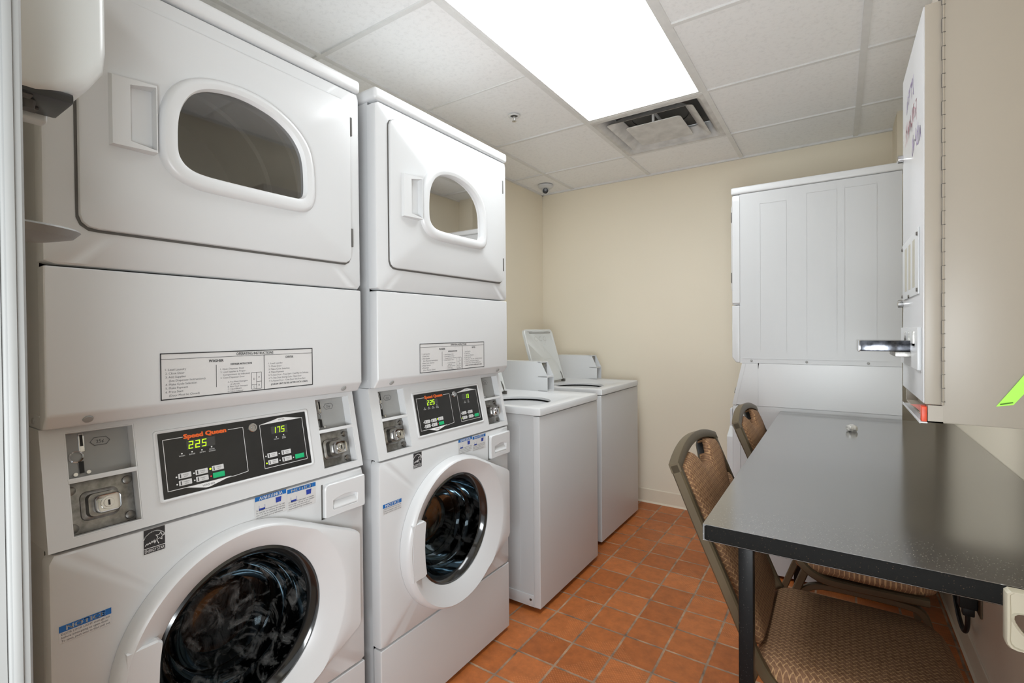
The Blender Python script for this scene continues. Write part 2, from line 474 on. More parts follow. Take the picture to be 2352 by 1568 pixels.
# air diffuser
t = thing('air_vent', 'square white ceiling air diffuser with stepped cones and dusty edges beside the light', 'air vent', (-.81, 2.70, ZC))
sq = lambda h, z, r=.02: [(p[0], p[1], z) for p in rrect(-h, h, -h, h, r, 4)]
ci = lambda h, z: [(h * math.cos(PI + 2 * PI * (k + .5) / 20), h * math.sin(PI + 2 * PI * (k + .5) / 20), z) for k in range(20)]
M['vent'] = mat('dusty_white_vent', (206, 205, 203), .5, var=.12, scale=14)
b = BM(); loft(b, [sq(.293, .0, .002), sq(.268, -.002), sq(.25, .012), sq(.235, .035), sq(.225, .075)]); obj('outer_cone', b, M['vent'], t)
b = BM(); loft(b, [sq(.224, -.004), sq(.212, .0), sq(.195, .012), sq(.165, .04), sq(.165, .043), sq(.2, .014), sq(.218, .003), sq(.224, -.002)]); obj('middle_cone', b, M['vent'], t)
b = BM(); loft(b, [sq(.145, -.012), sq(.145, -.009), sq(.13, -.004), sq(.02, .0)], True, True); obj('centre_plate', b, M['vent'], t)
b = BM()
for s in (-1, 1): box(b, -.006, .006, s * .12 - .006, s * .12 + .006, -.006, .05)
box(b, -.006, .006, -.226, .226, .05, .06)
obj('bracket', b, M['vent'], t)
b = BM(); lathe(b, [(.15, .072), (.15, .2)], n=40, cap1=True); obj('duct_collar', b, M['dark'], t)
b = BM(); loft(b, [ci(.15, .076), sq(.226, .076)][::-1]) if False else box(b, -.226, .226, -.226, .226, .0765, .078); 
obj('back_pan', b, M['parts_gapshade'], t)

# sprinkler
t = thing('fire_sprinkler', 'small recessed metal sprinkler head with round plate in the ceiling', 'sprinkler', (-1.378, 2.10, ZC))
b = BM(); lathe(b, [(.031, 0), (.030, -.003), (.022, -.004), (.02, 0)], n=32); obj('escutcheon', b, M['tee'], t)
b = BM(); lathe(b, [(.02, .001), (.0, .001)], n=24); obj('recess', b, M['parts_gapshade'], t)
b = BM(); lathe(b, [(.006, .001), (.006, -.012), (.003, -.02), (.003, -.028)], n=16, cap1=True); lathe(b, [(.011, -.026), (.011, -.028)], n=16, cap0=True, cap1=True); obj('head', b, M['chrome'], t)
# camera
t = thing('security_camera', 'small white dome security camera with a black lens in the back ceiling corner', 'camera', (-1.84, 3.23, ZC))
b = BM(); lathe(b, [(.058, 0), (.057, -.012), (.045, -.022), (.036, -.026)], n=40, cap1=True); obj('base', b, M['plastic'], t)
b = BM(); bmesh.ops.create_uvsphere(b, u_segments=28, v_segments=16, radius=.031); bmesh.ops.translate(b, verts=b.verts, vec=(0, 0, -.036)); obj('ball', b, M['plastic'], t)
dv = Vector((.45, -.82, -.35)).normalized()
b = BM(); lathe(b, [(.0215, .024), (.021, .030), (.008, .032)], n=28, cap1=True)
b.transform(Matrix.Translation((0, 0, -.036)) @ dv.to_track_quat('Z', 'Y').to_matrix().to_4x4()); obj('lens', b, M['black'], t)

# ------------------------------------------------------------------ stacked washer and dryer
W = .683
ZTOP, ZLID, ZMID, ZBOT, ZW, ZK = 1.966, 1.926, 1.361, 1.092, .852, .280
GLASS = chaikin([(.207, 1.623), (.208, 1.679), (.215, 1.712), (.232, 1.744), (.258, 1.764), (.292, 1.775), (.335, 1.78), (.38, 1.775), (.424, 1.763), (.464, 1.738), (.488, 1.705), (.497, 1.668), (.4985, 1.61), (.496, 1.59), (.482, 1.58), (.462, 1.5795), (.404, 1.579), (.32, 1.579), (.25, 1.58), (.225, 1.588), (.211, 1.604)], 2)
RING = chaikin([(.171, 1.617), (.173, 1.683), (.185, 1.73), (.21, 1.766), (.244, 1.788), (.285, 1.80), (.335, 1.806), (.384, 1.802), (.43, 1.788), (.474, 1.762), (.506, 1.73), (.523, 1.689), (.528, 1.62), (.524, 1.57), (.505, 1.55), (.47, 1.547), (.40, 1.546), (.31, 1.546), (.24, 1.547), (.2, 1.562), (.178, 1.588)], 2)
GC = (.35, 1.67)
DOORC = (.345, 1.662)
face = lambda x0: (lambda u, v, n=0: Vector((x0 + n, u, v)))
# console plane
SL = Vector((-.046, 0, .212)).normalized(); NL = Vector((.212, 0, .046)).normalized()
def cons(u, v, n=0):
    return Vector((0, u, ZW)) + SL * v + NL * n
CM = Matrix(((0, SL.x, NL.x, 0), (1, 0, 0, 0), (0, SL.z, NL.z, ZW), (0, 0, 0, 1)))      # (u,v,n) -> local
cz = lambda z: (z - ZW) * 1.0233
SEG = {'2': 'abged', '5': 'afgcd', '1': 'bc', '7': 'abc', '3': 'abgcd'}
def digits(bm, s, u, v, h, w, pitch, frame):
    t = h * .13; k = .12
    for i, ch in enumerate(s):
        if ch == ' ': continue
        q = u + i * pitch
        bars = {'a': (0, w, h - t, h), 'd': (0, w, 0, t), 'g': (0, w, h / 2 - t / 2, h / 2 + t / 2), 'f': (0, t, h / 2, h), 'e': (0, t, 0, h / 2), 'b': (w - t, w, h / 2, h), 'c': (w - t, w, 0, h / 2)}
        for g in SEG[ch]:
            x0, x1, y0, y1 = bars[g]; e = t * .12
            polyf(bm, [(q + x0 + e + (y0 + v * 0) * k, v + y0 + e), (q + x1 - e + y0 * k, v + y0 + e), (q + x1 - e + y1 * k, v + y1 - e), (q + x0 + e + y1 * k, v + y1 - e)], frame, .0022)

def stack(root, left_digits, right_digits):
    E, E2 = M['enamel'], M['enamel2']
    # --- dryer shell
    b = BM(); box(b, -.69, -.037, .003, W - .003, 1.067, ZLID + .002, drop='+x')
    for s in (0, 1):                                    # shallow pressed ribs on the sides
        y0, y1 = (.0018, .004) if s == 0 else (W - .004, W - .0018)
        for xa, xb, za, zb in ((-.13, -.245, 1.13, 1.87), (-.33, -.45, 1.13, 1.89), (-.48, -.60, 1.13, 1.89)):
            for q in rrect(xb, xa, za, zb, .01, 3)[:0]: pass
            for x in (xa, xb): box(b, x - .0015, x + .0015, y0, y1, za, zb)
            box(b, xb, xa, y0, y1, zb - .003, zb)
        box(b, -.64, -.05, y0, y1, 1.089, 1.092)
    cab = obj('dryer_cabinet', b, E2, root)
    for x in (-.09, -.33, -.57):
        for y, a in ((W - .003, 1), (.003, -1)):
            q = BM(); lathe(q, [(.006, 0), (.0055, .002 * a), (.003, .003 * a)], 'y', (x, y, 1.079), 12, cap1=True); obj('screw', q, M['grey'], cab)
    b = BM(); box(b, -.70, .004, -.003, W + .003, ZLID + .004, ZTOP, .011, 4)
    obj('top_panel', b, M['plastic'], root)
    # --- front panel with the opening
    hole = scale2(GLASS, GC, 1.08)
    b = BM(); c = DOORC
    o = polar(rrect(0, W, ZMID + .003, ZLID, .004, 3), c, 192); i = polar(hole, c, 192)
    f = lambda L, x: [(x, p[0], p[1]) for p in L]
    loft(b, [f(i, -.037), f(i, 0), f(inset(o, c, .007), 0), f(inset(o, c, .002), -.0025), f(o, -.008), f(o, -.037), f(i, -.037)])
    obj('dryer_front_panel', b, E, root)
    b = BM(); plate_hole(b, rrect(.0445, .6485, 1.4295, 1.8905, .026), hole, DOORC, .0003, .0018, 160); obj('door_gap_shade', b, M['parts_gapshade'], root)  # dark plate painted as the shade in the gap around the door
    # --- dryer door
    b = BM(); o = polar(rrect(.0485, .6475, 1.4345, 1.8895, .024), c, 192); i = polar(scale2(GLASS, GC, 1.04), c, 192)
    loft(b, [f(i, .002), f(i, .009), f(inset(o, c, .006), .009), f(inset(o, c, .002), .0075), f(o, .004), f(o, .002), f(i, .002)])
    door = obj('dryer_door', b, E, root)
    b = BM(); o = polar(RING, GC, 160); i = polar(GLASS, GC, 160)
    loft(b, [f(o, .0085), f(inset(o, GC, .0015), .016), f(inset(o, GC, .006), .0215), f(inset(o, GC, .012), .024), f(inset(i, GC, -.012), .024), f(inset(i, GC, -.003), .021), f(i, .014), f(i, .004)])
    obj('window_frame', b, M['plastic'], door)
    b = BM(); i2 = polar(scale2(GLASS, GC, 1.02), GC, 96); b.faces.new([b.verts.new(p) for p in f(i2, .0065)]); obj('window_glass', b, M['dglass'], door)
    # pull handle: wedge block with a scooped pocket
    b = BM()
    hy0, hy1, hz0, hz1 = .093, .166, 1.597, 1.733
    loft(b, [[(.0085, hy0, hz0), (.0085, hy0, hz1), (.0085, hy1, hz1), (.0085, hy1, hz0)],
             [(.017, hy0 + .004, hz0 + .003), (.017, hy0 + .004, hz1 - .003), (.03, hy1, hz1 - .002), (.03, hy1, hz0 + .002)],
             [(.0225, .124, hz0 + .014), (.0225, .124, hz1 - .014), (.03, hy1 - .002, hz1 - .006), (.03, hy1 - .002, hz0 + .006)],
             [(.012, .127, hz0 + .016), (.012, .127, hz1 - .016), (.010, hy1 - .003, hz1 - .010), (.010, hy1 - .003, hz0 + .010)]], False, True)
    obj('pull_handle', b, M['plastic'], door, smooth=20)
    for z in (1.822, 1.508):
        b = BM(); box(b, .001, .0088, .6445, .6515, z - .026, z + .026, .0012); obj('hinge', b, M['parts_gapshade'], door)
    # drum
    b = BM(); lathe(b, [(.24, -.042), (.25, -.06), (.25, -.15), (.238, -.155), (.238, -.17), (.25, -.175), (.25, -.30), (.24, -.305), (.24, -.32), (.25, -.325), (.25, -.52), (.2, -.54), (.0, -.54)], 'x', (0, .345, 1.645), 64)
    obj('dryer_drum', b, M['dryerdrum'], root)
    # --- lower access panel
    b = BM()
    pr = [(-.037, ZMID), (0, ZMID), (0, ZBOT + .002), (-.018, 1.069), (-.037, 1.067)]
    prism(b, pr, lambda x, z: (x, 0, z), lambda x, z: (x, W, z), .005, seg=3)
    lp = obj('access_panel', b, E, root)
    for u in (.06, .625):
        q = BM(); lathe(q, [(.008, 0), (.0075, .002), (.004, .0035)], 'x', (0, 0, 0), 16, cap1=True)
        q.transform(Matrix.Translation((-.0085, u, 1.0815)) @ Matrix.Rotation(math.radians(38), 4, 'Y')); obj('screw', q, M['grey'], lp)
    # --- instruction label
    F = face(.0006)
    u0, u1, v0, v1 = .175, .521, 1.103, 1.198
    b = BM(); rectf(b, u0, u1, v0, v1, F); lab = obj('instruction_label', b, M['lblwhite'], root, 0)
    F = face(.0011)
    b = BM()
    outline(b, [(u0, v0), (u1, v0), (u1, v1), (u0, v1)], .0022, F)
    um = u0 + .625 * (u1 - u0); vt = v1 - .0115
    outline(b, [(u0, vt), (u1, vt)], .0009, F, 0, False); outline(b, [(um, v0), (um, vt)], .0014, F, 0, False)
    outline(b, [(u0 + .31 * (u1 - u0), v0 + .017), (u0 + .31 * (u1 - u0), v1 - .029)], .0011, F, 0, False)
    k0, k1 = u0 + .537 * (u1 - u0), u0 + .605 * (u1 - u0); km = (k0 + k1) / 2
    outline(b, [(k0, v0 + .004), (k1, v0 + .004), (k1, v0 + .043), (k0, v0 + .043)], .0008, F)
    outline(b, [(km, v0 + .004), (km, v0 + .043)], .0008, F, 0, False); outline(b, [(k0, v0 + .014), (km, v0 + .014)], .0008, F, 0, False); outline(b, [(km, v0 + .021), (k1, v0 + .021)], .0008, F, 0, False)
    text(b, 'OPERATING INSTRUCTIONS', u0 + .565 * (u1 - u0), v1 - .0092, .0064, F, .088, 'c', .0003)
    text(b, 'WASHER', u0 + .31 * (u1 - u0), v1 - .0225, .0062, F, .031, 'c', .0005)
    text(b, 'DRYER', u0 + .815 * (u1 - u0), v1 - .0215, .0056, F, .02, 'c', .0003)
    text(b, 'DISPENSER INSTRUCTIONS', u0 + .47 * (u1 - u0), v1 - .031, .0042, F, .049, 'c', .0003)
    text(b, '(CLEAN LINT FILTER AFTER EACH LOAD)', u0 + .815 * (u1 - u0), v0 + .009, .0041, F, .098, 'c', .0003)
    for s, x, y in (('D', k0 + .006, v0 + .026), ('A', km + .006, v0 + .03), ('C', k0 + .006, v0 + .007), ('B', km + .006, v0 + .011)): text(b, s, x, y, .004, F, None, 'c')
    obj('lettering', b, M['ink'], lab, 0)
    b = BM()
    for i, s in enumerate(('1. Load Laundry', '2. Close Door', '3. Add Supplies', '    (See Dispenser Instructions)', '4. Make Cycle Selection', '5. Make Payment', '6. Press Start', '    (Door Must be Closed)')):
        text(b, s.strip(), u0 + (.008 if s[0] != ' ' else .0145), v1 - .0355 - i * .0077, .0043, F)
    obj('washer_steps', b, M['ink2'], lab, 0); b = BM()
    for i, s in enumerate(('1. Open Dispenser Door', '2. Load Supplies in Proper', '    Compartment (as indicated)', '3. Close Dispenser Door')):
        text(b, s.strip(), u0 + .335 * (u1 - u0) + (.0 if s[0] != ' ' else .006), v1 - .041 - i * .0066, .0037, F)
    obj('dispenser_steps', b, M['ink2'], lab, 0); b = BM()
    for i, s in enumerate(('A. Pre-Wash Detergent', '     (if offered)', 'B. Main Wash Detergent', 'C. Liquid Bleach', 'D. Fabric Softener')):
        text(b, s.strip(), u0 + .38 * (u1 - u0) + (.0 if s[0] != ' ' else .006), v1 - .071 - i * .0054, .0033, F, .045 if len(s) > 18 and s[0] != ' ' else None)
    obj('dispenser_key', b, M['ink2'], lab, 0); b = BM()
    for i, s in enumerate(('1. Load Laundry', '2. Close Door', '3. Make Cycle Selection', '4. Make Payment', '5. To Start Dryer - Press Start - Cool Max for Delicates', '6. To Stop Dryer During Cycle - Open Door', '7. To Restart Dryer - Close Door And Press Start')):
        text(b, s, u0 + .657 * (u1 - u0), v1 - .0345 - i * .0072, .004, F, {4: .107, 5: .087, 6: .098}.get(i))
    obj('dryer_steps', b, M['ink2'], lab, 0)
    # --- console
    b = BM()
    T = .018
    VT = cz(1.066)
    us = [0, .034, .142, .556, .668, W]; va, vb = cz(.868), cz(1.056)
    for i in range(5):
        if i in (1, 3):
            box(b, us[i], us[i + 1], 0, va, -T, 0, M=CM); box(b, us[i], us[i + 1], vb, VT, -T, 0, M=CM)
        else: box(b, us[i], us[i + 1], 0, VT, -T, 0, M=CM)
    bmesh.ops.remove_doubles(b, verts=b.verts, dist=1e-5)
    pr = [(-.69, ZW), (-.09, ZW), (-.125, 1.066), (-.69, 1.066)]
    prism(b, pr, lambda x, z: (x, .002, z), lambda x, z: (x, W - .002, z))
    pr = [(-.12, ZW), (-.003, ZW), (-.05, 1.066), (-.12, 1.066)]
    for y in (0, W - .016): prism(b, pr, lambda x, z: (x, y + .001, z), lambda x, z: (x, y + .015, z))
    co = obj('console', b, E, root, 30)
    for s, (ua, ub) in (('l', (.034, .142)), ('r', (.556, .668))):
        b = BM()                                        # compartment lining and shelf
        for q in (ua + .0002, ub - .0022): box(b, q, q + .002, va, vb, -.06, -.0005, M=CM)
        box(b, ua + .0022, ub - .0022, va + .0002, va + .002, -.06, -.0005, M=CM); box(b, ua + .0022, ub - .0022, vb - .002, vb - .0002, -.06, -.0005, M=CM); box(b, ua, ub, va, vb, -.062, -.06, M=CM)
        vs = cz(.967); box(b, ua, ub, vs - .004, vs + .005, -.06, .0005, .001, M=CM)
        obj('coin_recess', b, M['plastic'], co)
        b = BM(); box(b, ua + .0024, ub - .0024, vs + .005, vb - .0022, -.034, -.028, M=CM); cp = obj('coin_drop', b, M['grey'], root)
        fr = lambda u, v, n=0: cons(ua + u, vs + v, -.0278 + n)
        b = BM()
        polyf(b, [(.0285, .063), (.033, .063), (.033, .085), (.0285, .085)], fr, .002); obj('coin_slot', b, M['dark'], cp, 0); b = BM(); rectf(b, .024, .0315, .012, .034, fr, .0026)
        obj('coin_return', b, M['dark'], cp, 0)
        b = BM()
        box(b, ua + .026, ua + .0355, vs + .052, vs + .088, -.0285, -.0265, .0012, M=CM)
        lathe(b, [(.0115, -.0285), (.0115, -.0265), (.009, -.0255), (.0085, -.0265)], 'z', (ua + .0215, vs + .044, 0), 24)
        b2 = BM(); lathe(b2, [(.0035, -.029), (.0035, -.024)], 'z', (ua + .018, vs + .011, 0), 12, cap1=True); lathe(b2, [(.0035, -.029), (.0035, -.024)], 'z', (ua + .0375, vs + .012, 0), 12, cap1=True)
        merge(b, b2); b.transform(CM) if False else None
        for v in b.verts:                                # lathes were written in (u,v,n)
            if abs(v.co.x) > .03 and v.co.z < .3: v.co = CM @ v.co
        obj('coin_chute', b, M['chrome'], cp)
        b = BM(); o = [(.044, .068), (.05, .0605), (.069, .0605), (.075, .068), (.069, .0755), (.05, .0755)]
        outline(b, o, .001, fr, .001); text(b, '25\u00a2', .0595, .065, .0062, fr, .012, 'c', .0003); obj('price_mark', b, M['ink2'], cp, 0)
        # vault lock
        b = BM(); box(b, ua + .0026, ub - .0026, va + .0024, vs - .0045, -.034, -.026, .001, M=CM); cv = obj('coin_vault', b, M['zinc'], root)
        um, vm = (ua + ub) / 2 - .004, (va + vs) / 2 - .001
        for du in (-.045, .043):
            for dv in (-.036, .034):
                q = BM(); lathe(q, [(.0085, -.026), (.008, -.0225), (.004, -.021)], 'z', (um + du + .003, vm + dv, 0), 18, cap1=True); q.transform(CM); obj('bolt', q, M['bolt'], cv)
        q = BM(); lo = [[(p[0], p[1], n) for p in rrect(um - h, um + h, vm - h * .92, vm + h * .92, h * .4, 5)] for h, n in ((.030, -.0262), (.0295, -.022), (.027, -.0205), (.0235, -.019), (.0225, -.004))]
        loft(q, lo, False, True); q.transform(CM); obj('lock_housing', q, M['zinc'], cv)
        q = BM(); lo = [[(p[0], p[1], n) for p in rrect(um - h + .004, um + h + .004, vm - h * .82, vm + h * .82, h * .45, 5)] for h, n in ((.0205, -.005), (.0205, .008), (.019, .0105), (.0165, .0095))]
        loft(q, lo, False, True); lathe(q, [(.012, .0095), (.012, .011), (.0085, .0108), (.008, .012)], 'z', (um + .004, vm, 0), 24, cap1=True); q.transform(CM); obj('lock_barrel', q, M['chrome'], cv)
        q = BM(); rectf(q, um + .0025, um + .0055, vm - .005, vm + .005, cons, .0126); obj('keyhole', q, M['dark'], cv, 0)
    # --- control panel
    b = BM(); z0, z1 = cz(.888), cz(1.0345)
    lo = [[(p[0], p[1], n) for p in rrect(.172 + d, .5295 - d, z0 + d, z1 - d, .006, 4)] for d, n in ((0, 0), (.001, .003), (.0035, .0035), (.0065, .0012), (.02, .0009))]
    loft(b, lo, False, True); b.transform(CM); cp = obj('control_panel', b, M['plastic'], root)
    b = BM(); box(b, .1805, .5215, cz(.8945), cz(1.028), .0005, .0017, M=CM); obj('black_overlay', b, M['black'], cp)
    F = lambda u, v, n=0: cons(u, cz(v), n if n else .0021)
    b = BM()
    wl, wr, wt, wb = .189, .356, 1.0135, .9085
    outline(b, [(.2295 - .003, wt), (wl, wt), (wl, wb), (.241, wb), (wr - .03, wb), (wr, wb + .003), (wr, wt), (.322, wt)], .0011, F, .002, False)
    polyf(b, [(.222, wb), (.318, wb + .002), (.27, wb - .010), (.262, wb - .010)], F, .00195)
    dl, dr, dt, db = .3965, .5105, 1.0145, .9075
    outline(b, [(dl, db), (dr, db), (dr, dt - .001), (.452, dt + .007), (dl, dt - .003)], .0011, F, .002)
    polyf(b, [(dl + .006, dt - .003), (dr, dt - .001), (.462, dt + .0075), (.446, dt + .0075)], F, .00195)
    for i, s in enumerate(('WASH', 'RINSE', 'SPIN')):
        text(b, s, .2215 + i * .0205, .9735, .0028, F, .0115, 'c')
    text(b, 'DOOR', .283, .9765, .0026, F, .011, 'c'); text(b, 'LOCKED', .283, .9725, .0026, F, .014, 'c')
    text(b, 'DRYING', .4345, .9705, .0026, F, .0125, 'c'); text(b, 'COOL', .4545, .9735, .0024, F, .009, 'c'); text(b, 'DOWN', .4545, .970, .0024, F, .0095, 'c')
    obj('white_line_art', b, M['inkw'], cp, 0)
    b = BM(); text(b, 'WASHER', .268, wb - .0065, .0042, F, .026, 'c'); obj('banner_lettering', b, M['ink'], cp, 0); b = BM(); text(b, 'DRYER', .454, dt + .0015, .0032, F, .017, 'c'); obj('banner_lettering', b, M['ink'], cp, 0)
    b = BM(); 
    for dd in (-.0009, 0, .0009):
        for de in (-.0005, .0005): text(b, 'Speed Queen', .273 + dd, 1.0095 + de, .0092, F, .088, 'c')
    obj('brand_lettering', b, M['orange'], cp, 0)
    b = BM(); rectf(b, .2325, .291, .985, 1.0045, F, .0019); obj('display_window', b, M['lcd'], cp, 0); b = BM(); rectf(b, .4235, .4665, .985, 1.0035, F, .0019); obj('display_window', b, M['lcd'], cp, 0)
    b = BM(); DF = lambda u, v, n=0: cons(u, v, .0024)
    digits(b, left_digits, .2355, cz(.9865), .0165, .0095, .0135, DF); obj('digits', b, M['led'], cp, 0); b = BM(); digits(b, right_digits, .4265 if len(right_digits) > 2 else .441, cz(.9865), .015, .0082, .0115, DF); obj('digits', b, M['led'], cp, 0)
    for u, v in ((.223, .934), (.2565, .934), (.2905, .935), (.223, .9195), (.2565, .9195), (.419, .936), (.4555, .936), (.419, .9195), (.4555, .9195)):
        b = BM(); box(b, u - .0125, u + .0125, cz(v) - .0056, cz(v) + .0056, .0012, .0026, .0012, M=CM); bt = obj('button', b, M['button'], cp)
    b = BM()
    for u, v in ((.223, .934), (.2565, .934), (.2905, .935), (.223, .9195), (.2565, .9195), (.419, .936), (.4555, .936), (.419, .9195), (.4555, .9195)):
        b = BM()
        F3 = lambda a, c, n=0: F(u + a, v + c, .0028)
        outline(b, [(-.0085, -.003), (-.0085, .003)], .0022, F3, 0, False)
        text(b, 'NORMAL' if v > .93 else 'PERM', .002, .0006, .0022, F3, .011, 'c'); text(b, 'HOT', .002, -.0032, .0022, F3, .007, 'c')
        obj('button_lettering', b, M['ink'], cp, 0)
    for u, v in ((.291, .9195), (.4905, .919)):
        b = BM(); box(b, u - .0125, u + .0125, cz(v) - .0058, cz(v) + .0058, .0012, .0028, .0012, M=CM); obj('start_button', b, M['green'], cp)
    b = BM()
    for u, v in ((.207, .9335), (.241, .934), (.207, .9185), (.241, .919), (.4025, .9355), (.4365, .9355), (.4365, .919), (.473, .9185), (.222, .9795), (.242, .9795), (.262, .9795), (.2825, .9825), (.435, .9765), (.4545, .979)):
        b = BM(); polyf(b, [(p[0], p[1]) for p in circ(u, v, .0016, 10)], F, .002); obj('indicator_light', b, M['inkw'], cp, 0)
    b = BM(); polyf(b, circ(.2745, .9355, .0022, 12), F, .0021); obj('lit_indicator', b, M['led'], cp, 0); b = BM(); polyf(b, circ(.4025, .919, .0018, 12), F, .0021); obj('lit_indicator', b, M['led'], cp, 0)
    b = BM(); polyf(b, circ(.2745, .9195, .0017, 12), F, .0021); obj('red_indicator', b, M['redled'], cp, 0)
    b = BM(); q = (.379, cz(1.009), 0)
    lathe(b, [(.0105, .001), (.0105, .004), (.0095, .005), (.0062, .005), (.0058, .0035), (.0035, .0035), (.0035, .006)], 'z', q, 28, cap1=True); b.transform(CM); obj('key_switch', b, M['chrome'], cp)
    # --- washer shell
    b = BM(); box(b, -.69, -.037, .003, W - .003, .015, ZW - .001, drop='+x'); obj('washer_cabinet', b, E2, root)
    WC = (.343, .542); HO = circ(*WC, .205, 96)
    b = BM(); o = polar(rrect(0, W, ZK + .004, ZW - .005, .004, 3), WC, 192); i = polar(HO, WC, 192)
    loft(b, [f(i, -.037), f(i, 0), f(inset(o, WC, .007), 0), f(inset(o, WC, .002), -.0025), f(o, -.008), f(o, -.037), f(i, -.037)])
    obj('washer_front_panel', b, E, root)
    b = BM(); box(b, -.035, 0, 0, W, .014, ZK, .005, 3); obj('kick_panel', b, E, root)
    for x in (-.62, -.07):
        for y in (.06, W - .06):
            q = BM(); lathe(q, [(.018, 0), (.018, .008), (.008, .009), (.008, .02)], 'z', (x, y, 0), 16, cap0=True, cap1=True); obj('levelling_foot', q, M['plug'], root)
    # --- washer door
    oc = (.335, .54); R = .257
    out = []
    a0, a1 = math.radians(62), math.radians(-52)
    for k in range(73):
        a = a0 + (2 * PI + a1 - a0) * k / 72
        out.append((oc[0] + R * math.cos(a), oc[1] + R * math.sin(a)))
    out += [(.640, .412), (.6465, .42), (.6465, .673), (.640, .681)]
    out = out
    N = 160
    o = polar(out, WC, N); cr = polar(circ(.343, .541, .25, 96), WC, N); op = polar(circ(*WC, .19, 96), WC, N)
    o2 = inset(o, WC, .004)
    cr2 = [tuple(min((a, q), key=lambda t: (t[0] - WC[0]) ** 2 + (t[1] - WC[1]) ** 2)) for a, q in zip(cr, inset(o2, WC, .006))]
    mid = [((a[0] * .45 + q[0] * .55), (a[1] * .45 + q[1] * .55)) for a, q in zip(cr2, op)]
    loft_ = [f(o, .001), f(o, .022), f(o2, .033), f([((a[0] + q[0]) / 2, (a[1] + q[1]) / 2) for a, q in zip(o2, cr2)], .037), f(cr2, .039), f(inset(cr2, WC, .005), .037), f(mid, .022), f(inset(op, WC, -.004), .008), f(op, .004), f(op, -.03)]
    b = BM(); loft(b, loft_); wd = obj('washer_door', b, M['plastic'], root)
    b = BM()                                             # grip block with a scooped free edge
    gl = [(.098, .634), (.150, .634), (.158, .628), (.153, .59), (.151, .545), (.153, .50), (.159, .458), (.150, .453), (.098, .453)]
    loft(b, [f(gl, .012), f(gl, .034), f([(p[0] * .97 + .13 * .03, p[1] * .97 + .543 * .03) for p in gl], .0385)], True, True)
    obj('door_grip', b, M['plastic'], wd, 25)
    b = BM(); lathe(b, [(.189, .003), (.183, .006), (.172, -.004), (.166, -.02)], 'x', (0,) + WC, 96); obj('glass_rim', b, M['wring'], wd)
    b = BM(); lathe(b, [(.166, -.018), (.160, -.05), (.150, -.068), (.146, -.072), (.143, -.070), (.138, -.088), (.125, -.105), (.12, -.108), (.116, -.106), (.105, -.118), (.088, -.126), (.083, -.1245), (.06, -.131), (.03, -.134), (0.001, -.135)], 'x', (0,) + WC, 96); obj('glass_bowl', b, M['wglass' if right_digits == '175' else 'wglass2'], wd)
    b = BM(); lathe(b, [(.2, -.036), (.22, -.05), (.25, -.14), (.255, -.16), (.255, -.5), (.2, -.52), (0.001, -.52)], 'x', (0,) + WC, 64); obj('wash_drum', b, M['tub'], root)
    # --- detergent drawer
    b = BM(); DC = (.612, .781)
    dpk = [(.573, .758), (.650, .757), (.653, .784), (.640, .789), (.61, .79), (.585, .787), (.574, .783)]
    o = polar(rrect(.547, .680, .739, .829, (.004, .004, .004, .012)), DC, 96); i = polar(dpk, DC, 96)
    loft(b, [f(o, .0005), f(o, .010), f(inset(o, DC, .003), .0125), f(inset(i, DC, -.002), .0125), f(i, .011), [(.002 + .007 * max(0, (p[1] - .757) / .033) * 0, p[0], p[1]) for p in inset(i, DC, .001)]], False, True)
    dd = obj('detergent_drawer', b, M['plastic'], root)
    b = BM(); pr = [(.0015, .7585), (.0125, .7585), (.0125, .7615), (.003, .776)]
    prism(b, pr, lambda x, z: (x, .575, z), lambda x, z: (x, .651, z)); obj('grip_ledge', b, M['plastic'], dd, 25)
    b = BM(); box(b, .0002, .0012, .5435, .5475, .737, .83); box(b, .0002, .0012, .5435, .68, .7355, .7395); obj('drawer_gap', b, M['parts_gapshade'], root)
    # --- stickers
    F = face(.0006); F2 = face(.0011)
    b = BM(); rectf(b, .141, .178, .7975, .8455, F); es = obj('efficiency_label', b, M['ink'], root, 0)
    b = BM()
    text(b, 'ENERGY STAR', .1595, .7995, .0062, F2, .034, 'c')
    outline(b, [(.141, .808), (.178, .808)], .0011, F2, 0, False)
    arc = [(.1595 + .0205 * math.cos(math.radians(a)), .8185 + .0215 * math.sin(math.radians(a))) for a in range(28, 158, 8)]
    outline(b, arc, .0016, F2, 0, False)
    wv = [(.1435, .8145), (.147, .8185), (.1475, .815), (.151, .8195), (.152, .8155), (.155, .821), (.1565, .8165), (.159, .8225), (.1595, .8145), (.1635, .8235), (.1645, .8175), (.1665, .8125)]
    outline(b, wv, .0013, F2, 0, False)
    st = [(.169 + (.0085 if k % 2 == 0 else .0036) * math.sin(math.radians(36 * k + 12)), .8265 + (.0085 if k % 2 == 0 else .0036) * math.cos(math.radians(36 * k + 12))) for k in range(10)]
    outline(b, st, .0011, F2)
    obj('efficiency_mark', b, M['inkw'], es, 0)
    def sticker(u0, u1, v0, v1, hd, title, lines, pics=False, name='notice_label'):
        b = BM(); rectf(b, u0, u1, v0, v1, F); s = obj(name, b, M['lblwhite'], root, 0)
        b = BM(); rectf(b, u0, u1, v1 - hd, v1, F, .0002); obj('label_header', b, M['blue'], s, 0)
        b = BM(); text(b, title, (u0 + u1) / 2, v1 - hd * .86, hd * .74, F2, (u1 - u0) * .74, 'c', .0006); obj('header_lettering', b, M['inkw'], s, 0)
        for (q, y, w) in lines: b = BM(); text(b, q, u0 + .003, y, .0036, F2, w); obj('text_line', b, M['ink2'], s, 0)
